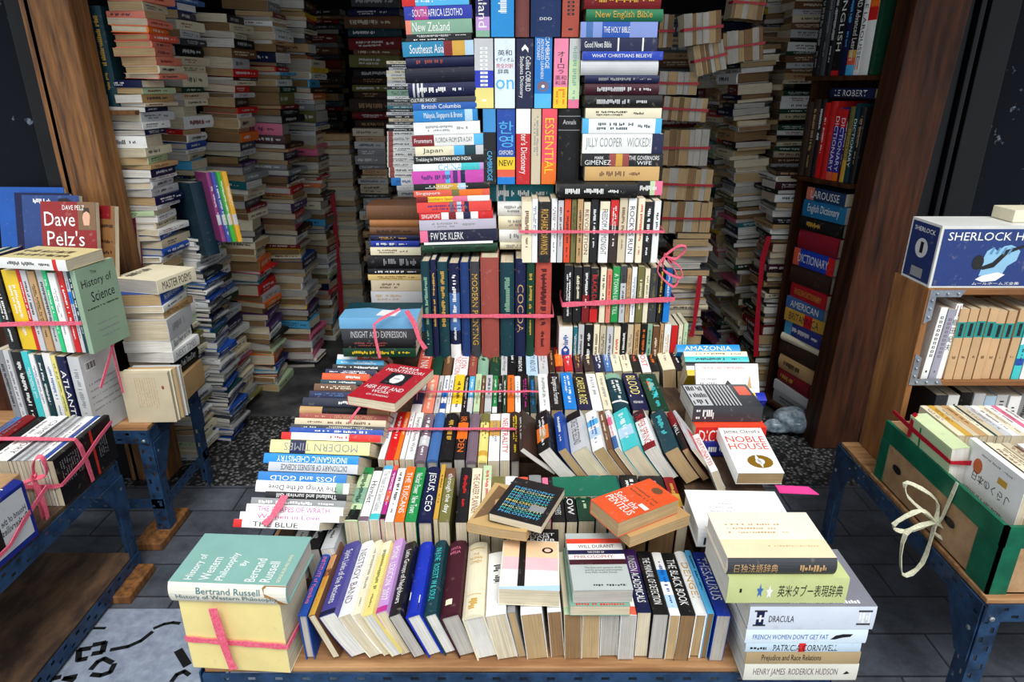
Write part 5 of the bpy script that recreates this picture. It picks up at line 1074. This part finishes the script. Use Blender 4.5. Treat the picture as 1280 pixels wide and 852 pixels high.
for k in range(4): fp([(.40+.045*k,.56),(.42+.045*k,.66),(.435+.045*k,.66),(.42+.045*k,.55)],(90,140,180),.0014)
def sq(u0, v0, u1, v1, c, e=.0004): m.add([(xA-e, yB+(yA-yB)*u, zA+(zB-zA)*v) for u, v in ((u0,v0),(u1,v0),(u1,v1),(u0,v1))], [(0,1,2,3)], C(c))
sq(.05,.04,.95,.96,(24,44,96)); m.add([(xA-.0008, (yA+yB)/2+.030*math.cos(k*PI/8), zA+(zB-zA)*.56+.028*math.sin(k*PI/8)) for k in range(16)], [tuple(range(16))], C('light grey')); sq(.45,.48,.56,.66,'black',.001); sq(.3,.08,.7,.24,'grey',.0008)
g, gf, _ = text_geo('SHERLOCK'); m.add([(xA-.001, yB+(yA-yB)*(.15+.7*a), zA+(zB-zA)*(.82+.07*b)) for a, b in g], gf, C('white'))
o = m.build('box_body', M_PAPER, None); o.parent = bx; o.matrix_parent_inverse = Matrix.Translation(-Vector(bx.location))
xx = X_at(1276, CY, 1.15); m_ = MB(); m_.box((xx,CY+.05,zB+.001), (xx+.12,CY+.14,zB+.035), C('cream')); tag(m_.build('paper_box', M_PAPER, None, .002), 'cream paper box on the blue picture box at the right edge', 'box')

# carton of books with green tape on the right bench
KX0, KX1, KY0, KY1, KZ0, KH = 1.13, 1.60, 1.262, 1.782, .421, .608
KB = empty('cardboard_carton', ((KX0+KX1)/2, (KY0+KY1)/2, KZ0)); tag(KB, 'open cardboard carton edged with green tape, full of books, on the right bench', 'box'); kinv = Matrix.Translation(-Vector(KB.location))
def kb(name, a, b, mat, bev=0): 
    m = MB(); m.box(a, b); o = m.build(name, M[mat], None, bev); o.parent = KB; o.matrix_parent_inverse = kinv; return o
kb('side_wall', (KX0,KY0,KZ0), (KX0+.006,KY1,KH), 'carton'); kb('side_wall', (KX1-.006,KY0,KZ0), (KX1,KY1,KH), 'carton'); kb('end_wall', (KX0,KY0,KZ0), (KX1,KY0+.006,KH), 'carton'); kb('end_wall', (KX0,KY1-.006,KZ0), (KX1,KY1,KH), 'carton'); kb('bottom', (KX0,KY0,KZ0), (KX1,KY1,KZ0+.004), 'carton')
e = .0015
kb('tape', (KX0-e,KY0-e,KH-.055), (KX0+.008,KY1+e,KH+.003), 'tape'); kb('tape', (KX0-e,KY0-e,KH-.055), (KX1+e,KY0+.008,KH+.003), 'tape')
kb('tape', (KX0-2*e,KY0-2*e,KZ0), (KX0+.004,KY0+.075,KH-.054), 'tape'); kb('tape', (KX0-2*e,KY0-2*e,KZ0), (KX0+.045,KY0+.004,KH-.054), 'tape'); kb('tape', (KX0-2*e,KY1-.04,KZ0), (KX0+.004,KY1+e,KH-.054), 'tape')
for yy in (KY0+.17, KY1-.1):
    m = MB(); q = [(KX0-.0022, yy+.022*math.cos(k*PI/6), .50+.012*math.sin(k*PI/6)) for k in range(12)]; m.add(q, [tuple(range(12))], (0,0,0)); o = m.build('hand_hole', M['mark']); o.parent = KB; o.matrix_parent_inverse = kinv
KC = 'in the green-taped carton on the right'
# inner filler so books stand proud of the rim
kb('inner_tray', (KX0+.007,KY0+.007,KZ0+.005), (KX1-.007,KY1-.007,.553), 'carton')
bz = .555
book(.045,.19,.13,None,None,(KX0+.010, KY1-.20, bz), anchor=(.5,0,-.5) if False else (-.5,0,-.5), rot=Matrix.Rotation(R(-6),4,'Y') @ mat_from(Z_, X_), col=(206,220,170), title='', kind='p', page='w', ctx=KC, order='near', label='pale green paperback tied with red string at the left corner of the carton', art=[('r','back',.05,.05,.95,.95,'pale green'),('r','back',.1,.1,.3,.5,'sage green',.0004),('r','back',.08,.7,.9,.74,'green',.0004)])
x = KX0+.075
for k, (c, t_) in enumerate((('cream',.02),('gold',.02),('beige',.018),('tan',.024),('cream',.016),('dark teal',.008),('beige',.02),('light grey',.02),('white',.022),('cream',.02),('white',.02),('pink',.016),('white',.022))):
    if x+t_ > KX1-.01: break
    book(t_*.97, .18, .115, None, None, (x+t_/2, KY1-.11, bz), anchor=(0,0,-.5), rot=mat_from(Z_, X_), col=c, title='~', tc='brown', kind='p', ctx='in the rear row of the green-taped carton', page='c'); x += t_
x = KX0+.012+.035
fr_ = [('white',.018,.152,[('t','backS','日本のくらし',.2,.45,.85,.62,'black'),('p','backS',[(.25+.08*math.cos(j*PI/6),.35+.14*math.sin(j*PI/6)) for j in range(12)],(200,100,50)),('r','backS',.6,.25,.75,.36,'gold'),('m','backS',.1,.8,.8,.84,'grey'),('m','backS',.2,.1,.8,.13,'grey')]),('dark brown',.02,.142,()),('cream',.022,.14,()),('cream',.024,.135,()),('beige',.02,.138,()),('brown',.022,.13,()),('white',.03,.135,()),('white',.026,.14,()),('light grey',.022,.13,()),('red',.024,.135,()),('white',.03,.13,()),('lilac',.024,.135,()),('white',.03,.13,())]
for k, (c, t_, dd_, ar) in enumerate(fr_):
    if x+t_ > KX1-.01: break
    book(t_*.97, .205-.004*(k%3), dd_, None, None, (x+t_/2, KY0+.14, bz), anchor=(0,0,-.5), rot=mat_from(Z_, X_), col=c, title='~' if k else '', tc='brown' if c != 'brown' else 'cream', kind='p', ctx='in the near row of the green-taped carton', page='t' if k % 2 else 'c', art=list(ar), bands=[(.3,.55,'red')] if k == 8 else (),
      label='white paperback with brush lettering and an orange disc at the near corner of the carton' if k == 0 else None); x += t_
m_ = MB(); m_.box((KX0+.02,KY0+.012,.554), (KX0+.35,KY0+.034,.558), C('white')); m_.box((KX0+.03,KY0+.012,.559), (KX0+.2,KY0+.03,.562), C('pink')); m_.box((KX0+.21,KY0+.011,.559), (KX0+.34,KY0+.032,.563), C('turquoise'))
tag(m_.build('leaflets', M_PAPER, None), 'loose white and pink leaflets at the near rim of the green-taped carton', 'leaflet', kind='stuff')
# bags on the floor by the right stack
def lump(name, loc, r, mat, label, cat, sc=(1,1,.6), seed=1):
    m = MB(); n, k = 14, 8; rr = random.Random(seed); vs = []; 
    for i in range(k+1):
        for j in range(n):
            th = i*PI/k; ph = j*2*PI/n; q = r*(1+.16*rr.uniform(-1,1)); vs.append((q*sc[0]*math.sin(th)*math.cos(ph), q*sc[1]*math.sin(th)*math.sin(ph), max(0, r*sc[2]+q*sc[2]*math.cos(th))))
    fs = [(i*n+j, i*n+(j+1)%n, (i+1)*n+(j+1)%n, (i+1)*n+j) for i in range(k) for j in range(n)]
    m.add(vs, fs, (0,0,0)); o = m.build(name, M[mat]); o.location = loc
    s_ = o.modifiers.new('s', 'SUBSURF'); s_.levels = 1; s_.render_levels = 2; tag(o, label, cat)
D_ = D_at(535, 0); lump('plastic_bag', (X_at(986, D_, 0), D_-.02, 0), .095, 'plastic', 'crumpled clear plastic bag on the floor beside the right stack', 'bag', (1,.9,.6), 3)
D_ = D_at(532, .0); lump('plastic_bottle', (X_at(966, D_, 0)-.01, D_-.07, 0), .05, 'plastic', 'crushed pale plastic bottle on the floor by the centre table', 'bottle', (1.6,.8,.7), 5)

# ================================================================ STRINGS
def strip(name, pts, wdir, width, mat, label, group=None, closed=False, th=.0012, cat='string'):
    """flat band through pts, wdir: direction of its width (vector or list)"""
    m = MB(); n = len(pts); P_ = [Vector(p) for p in pts]; vs = []
    for i, p in enumerate(P_):
        a = P_[(i-1) % n] if closed or i else p; b = P_[(i+1) % n] if closed or i < n-1 else p
        tg = (b-a).normalized() if (b-a).length > 1e-6 else X_; w_ = Vector(wdir[i] if isinstance(wdir, list) else wdir); w_ = (w_-tg*w_.dot(tg)).normalized(); nn = tg.cross(w_)
        ww = width*(1+.18*math.sin(i*2.3))/2
        vs += [tuple(p-w_*ww-nn*th), tuple(p+w_*ww-nn*th), tuple(p+w_*ww+nn*th), tuple(p-w_*ww+nn*th)]
    fs = []
    for i in range(n if closed else n-1):
        j = (i+1) % n
        for k in range(4): fs.append((4*i+k, 4*i+(k+1) % 4, 4*j+(k+1) % 4, 4*j+k))
    if not closed: fs += [(0,1,2,3), (4*n-1,4*n-2,4*n-3,4*n-4)]
    m.add(vs, fs, (0,0,0)); o = m.build(name, M[mat]); tag(o, label, cat, group); return o
def ring_xy(x0, x1, y0, y1, z, zr=0, n=10, sag=0):
    pts = [(x0+(x1-x0)*k/n, y0, z+zr*k/n-sag*math.sin(PI*k/n)) for k in range(n+1)]+[(x1+.002, (y0+y1)/2, z+zr), (x1, y1, z+zr), ((x0+x1)/2, y1+.002, z+zr/2), (x0, y1, z), (x0-.002, (y0+y1)/2, z)]
    return pts
GS = 'strings tying the book bundles'
def band(x0, x1, y0, y1, py, label, zr=0, width=.010, mat='ribbon', D=None):
    z = h_at(py, D or y0); strip('string', ring_xy(x0-.004, x1+.004, y0-.006, y1+.004, z, zr), Z_, width, mat, label, GS, True)
e1, e2 = X_at(527, D6, .8), X_at(690, D6, .8)
band(e1, e2, D6, D6+.175, 394, 'pink string around the tall cloth volumes in the middle', width=.012)
strip('string', [(e1+.02+ (e2-e1-.03)*k/8, D6+.02+.004*k, EH+.305+.004*math.sin(k)) for k in range(9)], Y_, .010, 'ribbon', 'pink string lying across the tops of the tall cloth volumes', GS)
band(X_at(704,D6,.84), X_at(840,D6,.84), D6, D6+.13, 380, 'pink string around the middle bundle beside the cloth volumes', zr=.02, width=.016)
band(X_at(651,D6,1.0), X_at(825,D6,1.0), D6, D6+.13, 289, 'pink string around the upper bundle under the black book', zr=.0, width=.009)
# bow hanging by the bundles
def bow(name, base, label, mat='ribbon', s=1, dirs=((.06,-.02,.03),(.05,-.02,-.07),(.03,-.02,-.10))):
    m_b = None; B = Vector(base); pts = []
    for d_ in dirs:
        d_ = Vector(d_)*s; sd_ = Vector((d_.z, 0, -d_.x))*.35
        pts += [B, B+d_*.4+sd_, B+d_, B+d_*.7-sd_*.6, B]
    sm = []
    for i in range(len(pts)-1):
        p0, p1, p2, p3 = pts[max(i-1,0)], pts[i], pts[i+1], pts[min(i+2, len(pts)-1)]
        for q in range(4):
            u = q/4; sm.append(.5*((2*p1)+(p2-p0)*u+(2*p0-5*p1+4*p2-p3)*u*u+(3*p1-p0-3*p2+p3)*u**3))
    pts = [p for k, p in enumerate(sm) if not k or (p-sm[k-1]).length > 1e-4]
    strip(name, pts, Y_+Z_*.5, .011*s, mat, label, 'string bows of the bundles', th=.001, cat='string bow')
bow('string_bow', (X_at(828,D6,.95), D6-.012, h_at(318,D6)), 'pink string bow at the right side of the two small bundles')
D3 = D3a; zz3 = .63
def rowband(D, y0p, px0, px1, h, label, drop=.03, off=.0):
    x0, x1 = X_at(px0, D+off, h), X_at(px1, D+off, h)
    pts = [(x0-.004, D+off, h-drop)]+[(x0+(x1-x0)*k/10, D+off, h+.004+.001*math.sin(3*k)) for k in range(11)]+[(x1+.004, D+off, h-drop)]
    strip('string', pts, Y_, .010, 'ribbon', label, GS)
rowband(D_at(536,.648), 0, 486, 645, .645, 'pink string across the third row of books, left')
rowband(D_at(492,.668), 0, 522, 676, .672, 'pink string across the fourth row of books, left')
# left column string, two runs
hA = .60
strip('string', [(X_at(px, D_at(py, h), h), D_at(py, h)-.01, h) for px, py, h in ((358,616,.665),(350,630,.655),(342,642,.648),(332,652,.64))], X_, .016, 'ribbon', 'pink string over the white books of the left column', GS)
strip('string', [(X_at(px, D_at(py, h), h), D_at(py, h)-.006, h) for px, py, h in ((450,508,.722),(443,517,.716),(438,526,.712))], X_, .006, 'ribbon', 'pink string below the red book on the left column', GS)
strip('string', [(X_at(px, 1.985, h_at(py, 1.985)), 1.985-.004*k, h_at(py, 1.985)) for k, (px, py) in enumerate(((500,386),(476,398),(468,404),(470,420),(476,445)))], X_, .008, 'ribbon', 'pink string hanging over the front of the ribboned pile', GS)
strip('string', [(X_at(px, D_at(py, .79), .79), D_at(py, .79), .792) for px, py in ((430,399),(470,392),(500,388),(522,398))], Y_, .008, 'ribbon', 'pink string along the top of the ribboned pile', GS)
strip('string', [(X_at(px, 1.975, h_at(py, 1.975)), 1.975, h_at(py, 1.975)) for px, py in ((508,388),(518,404),(524,424),(532,436))], X_, .014, 'ribbon', 'loose pink string end at the right of the ribboned pile', GS)
# yellow parcel
Dy = 1.03; hy0, hy1 = .431, hY
xa, xb = X_at(225, Dy, .5), X_at(370, Dy, .5)
cY = ((xa+xb)/2, Dy)
def rY(p): 
    v = Matrix.Rotation(R(-4),3,'Z') @ Vector((p[0]-cY[0], p[1]-cY[1], 0)); return (v.x+cY[0], v.y+cY[1], p[2])
strip('string', [rY(p) for p in ring_xy(cY[0]-.105, cY[0]+.105, Dy-.004, Dy+.134, h_at(800, Dy), zr=-.006)], Z_, .012, 'ribbon', 'pink string around the yellow paper block, level run', GS, True)
strip('string', [(X_at(px, Dy, h_at(py, Dy)), Dy-.016, h_at(py, Dy)) for px, py in ((270,753),(280,785),(290,815),(296,828))], X_, .016, 'ribbon', 'pink string down the front of the yellow paper block', GS)
# left upper bundle
rzL = Matrix.Rotation(R(-8), 4, 'Z')
def lp(x, y, z): v = rzL @ (Vector((x,y,z))-Vector((XP,DL,z))); return (v.x+XP, v.y+DL, z)
zb = h_at(405, DL)
x1L = X_at(108, DL, .8)
pts = [lp(XP-.30, DL-.006, zb-.015), lp(XP-.15, DL-.006, zb-.003), lp(x1L+.004, DL-.006, zb+.006), lp(x1L+.006, DL+.08, zb+.02), lp(x1L+.004, DL+.175, zb+.03)]
strip('string', pts, Z_, .013, 'ribbon', 'pink string level around the upper left bundle', GS)
pts = [lp(x1L-.05, DL+.01, h_at(337,DL)+.004), lp(x1L-.02, DL+.06, h_at(337,DL)+.008), lp(x1L+.008, DL+.075, h_at(345,DL)), lp(x1L+.008, DL+.085, zb+.02), lp(x1L+.008, DL+.09, hb0), lp(x1L+.010, DL+.09, hb0-.18)]
strip('string', pts, Y_, .010, 'ribbon', 'pink string running down the sage green cover at the left', GS)
strip('string', [lp(x1L+.012, DL-.0, hb0-.12), lp(x1L+.012, DL+.05, hb0-.06), lp(x1L+.016, DL+.10, hb0+.01), lp(x1L+.016, DL+.13, hb0+.03)], Z_, .010, 'ribbon', 'pink string end slanting over the barcode cover at the left', GS)
# black bundle strings
xk = LXR+.0075
strip('string', [(xk-.32,1.70,.592),(xk-.16,1.70,.594),(xk-.004,1.705,.588),(xk+.002,1.71,.56),(xk+.002,1.72,.50),(xk+.002,1.725,.435)], Y_, .016, 'ribbon', 'pink string over the spines of the black-ended bundle', GS)
strip('string', [(xk-.25,1.592,.50),(xk-.02,1.594,.50),(xk+.003,1.60,.502),(xk+.003,1.70,.515),(xk+.003,1.80,.545),(xk+.003,1.87,.56)], Z_, .012, 'ribbon', 'pink string around the black cover of the spine-up bundle', GS)
bow('string_bow', (LXR-.03, 1.56, .55), 'large pink string bow hanging before the black-ended bundle', s=1.3, dirs=((-.02,-.02,-.14),(-.05,-.02,-.17),(.03,.0,.05)))
strip('string', [(LXR+.008,1.55,.53),(LXR+.010,1.45,.50),(LXR+.012,1.38,.47),(LXR+.012,1.25,.46)], Z_, .012, 'ribbon', 'pink string across the white framed cover on the left table', GS)
# red ribbons in the aisles
def hang(D, pxs, width, label, off=-.012, mat='ribbon_red'):
    strip('string', [(X_at(px, D, h_at(py, D)), D+off, h_at(py, D)) for px, py in pxs], X_, width, mat, label, GS)
hang(DR1-.02, [(993,304),(990,340),(984,380),(976,420),(966,470),(960,488)], .032, 'red string down the front of the right aisle stack')
hang(DR1+.02, [(956,292),(948,320),(944,360),(941,410),(940,440)], .024, 'red string down the left side of the right aisle stack', off=-.06)
hang(DC, [(418,240),(420,270),(424,310),(427,350),(429,392)], .028, 'red string down the pale stack ending the left aisle', off=-.05)
hang(2.98, [(873,342),(870,370),(866,400),(862,418)], .020, 'dark red string hanging below the paper-edged bundles', off=-.03)
for nm, (x0, x1, D, h0, h1, rl) in BN:
    zc_ = h0+(h1-h0)*.5; dz = -math.sin(R(rl))*(x1-x0)
    strip('string', [(x0-.006, D+.05, zc_-dz/2), (x0-.004, D-.006, zc_-dz/2), ((x0+x1)/2, D-.008, zc_), (x1+.004, D-.006, zc_+dz/2), (x1+.006, D+.05, zc_+dz/2)], Z_, .010, 'ribbon_red', 'red string around the books '+nm, GS)
# carton strings
strip('string', [(KX0+.006,KY1-.115,.692),(KX0-.001,KY1-.115,.685),(KX0-.004,KY1-.118,.62)], Y_, .014, 'ribbon_red', 'red string down the pale green book in the carton', GS)
strip('string', [(KX0-.000,KY1-.02,.650),(KX0-.003,KY1-.12,.648),(KX0-.002,KY1-.30,.646),(KX0+.05,KY1-.305,.648)], Z_, .012, 'ribbon_red', 'red string level around the pale green book in the carton', GS)
strip('string', [(KX0-.002,KY1-.34,.612),(KX0-.006,KY1-.34,.58),(KX0-.008,KY1-.33,.50),(KX0-.010,KY1-.32,.47)], Y_, .010, 'ribbon_white', 'cream plastic string down the side of the green-taped carton', GS)
bow('string_bow', (KX0-.014, KY1-.32, .48), 'cream plastic string bow on the side of the green-taped carton', 'ribbon_white', 1.1, dirs=((-.05,.06,.07),(-.10,0,-.01),(-.07,-.03,-.13),(.03,-.02,-.04)))

# ---------------------------------------------------------------- the rest of the far stacks
sc_ = STUFF_C.build('distant_book_stacks', M_PAPER); tag(sc_, 'remaining small books of the dim stacks along both aisles', 'book', kind='stuff')
sp_ = STUFF_P.build('page_edges', M_PAGES, sc_)

# ---------------------------------------------------------------- labels
def cname(c):
    if isinstance(c, str): return c
def nearest(c):
    if isinstance(c, str): return c
    best = None; bd = 1e9
    for k, v in P.items():
        d_ = (v[0]-c[0])**2+(v[1]-c[1])**2+(v[2]-c[2])**2
        if d_ < bd: bd = d_; best = k
    return best
O9 = ['first','second','third','fourth','fifth','sixth','seventh','eighth','ninth']
ORD = O9+['tenth','eleventh','twelfth','thirteenth','fourteenth','fifteenth','sixteenth','seventeenth','eighteenth','nineteenth']
for w_ in ('twent','thirt','fort','fift','sixt','sevent','eight','ninet'): ORD += [w_+'ieth']+[w_+'y-'+s for s in O9]
from collections import defaultdict
by = defaultdict(list)
for b in BOOKS: by[b['ctx']].append(b)
USED = set()
for ctx, L_ in by.items():
    od = L_[0]['order']
    def wpos(b): return b['pos']
    key = {'left':lambda b: wpos(b).x, 'top':lambda b: -wpos(b).z, 'street':lambda b: wpos(b).y, 'near':lambda b: wpos(b).y, 'far':lambda b: wpos(b).y}[od]
    L_.sort(key=key)
    word = {'left':'from the left','top':'from the top','street':'from the street side','near':'from the front','far':'from the front'}[od]
    for b in L_: 
        b['c'] = nearest(b['col']); tk = 'thick ' if b['t'] > .046 else ('thin ' if b['t'] < .011 else '')
        b['n0'] = f"{b['c']} {b['kind']}"; b['n1'] = tk+b['n0']; tcn = nearest(b['tc']) if b['tc'] else None
        b['n2'] = b['n1']+(f" with {tcn} lettering" if tcn and tcn != b['c'] else '')
    def cnt(k): 
        d_ = defaultdict(int)
        for b in L_: 
            if b['o'] or k != 'n2': d_[b[k]] += 1
        return d_
    k0, k1, k2 = cnt('n0'), cnt('n1'), cnt('n2')
    nb = defaultdict(int)
    for i, b in enumerate(L_):
        pc_ = L_[i-1]['c'] if i else None; nc_ = L_[i+1]['c'] if i+1 < len(L_) else None
        if od == 'top': b['nb'] = (f"under a {pc_} one" if pc_ else 'topmost')+(f" and over a {nc_} one" if nc_ else '')
        else: b['nb'] = (f"between a {pc_} and a {nc_} one" if pc_ and nc_ else (f"first {word}" if not pc_ else 'last '+word))
        nb[(b['n0'], b['nb'])] += 1
    for i, b in enumerate(L_):
        if not b['o']: continue
        o = b['o']; o['category'] = b['cat']; o['group'] = ('books '+ctx)
        if b['label']: o['label'] = b['label']; USED.add(b['label']); continue
        if k0[b['n0']] == 1: s_ = f"{b['n0']} {ctx}"
        elif k1[b['n1']] == 1: s_ = f"{b['n1']} {ctx}"
        elif k2[b['n2']] == 1: s_ = f"{b['n2']} {ctx}"
        elif nb[(b['n0'], b['nb'])] == 1: s_ = f"{b['n0']} {b['nb']}, {ctx}"
        else: s_ = f"{b['n0']}, {ORD[min(i, 98)]} {word}, {ctx}"
        if len(s_.split()) > 16: s_ = f"{b['n0']}, {ORD[min(i, 98)]} {word} {ctx}"
        if len(s_.split()) > 16: s_ = f"{b['c']} book, {ORD[min(i, 98)]} {word}, {ctx}"
        if len(s_.split()) > 16: s_ = f"{b['c']} book, {ORD[min(i, 98)]} {word.replace('the ','')}, {ctx.replace('the ','')}"
        if s_ in USED: s_ = f"{b['c']} book, {ORD[min(i, 98)]} {word}, {ctx}"
        USED.add(s_); o['label'] = s_
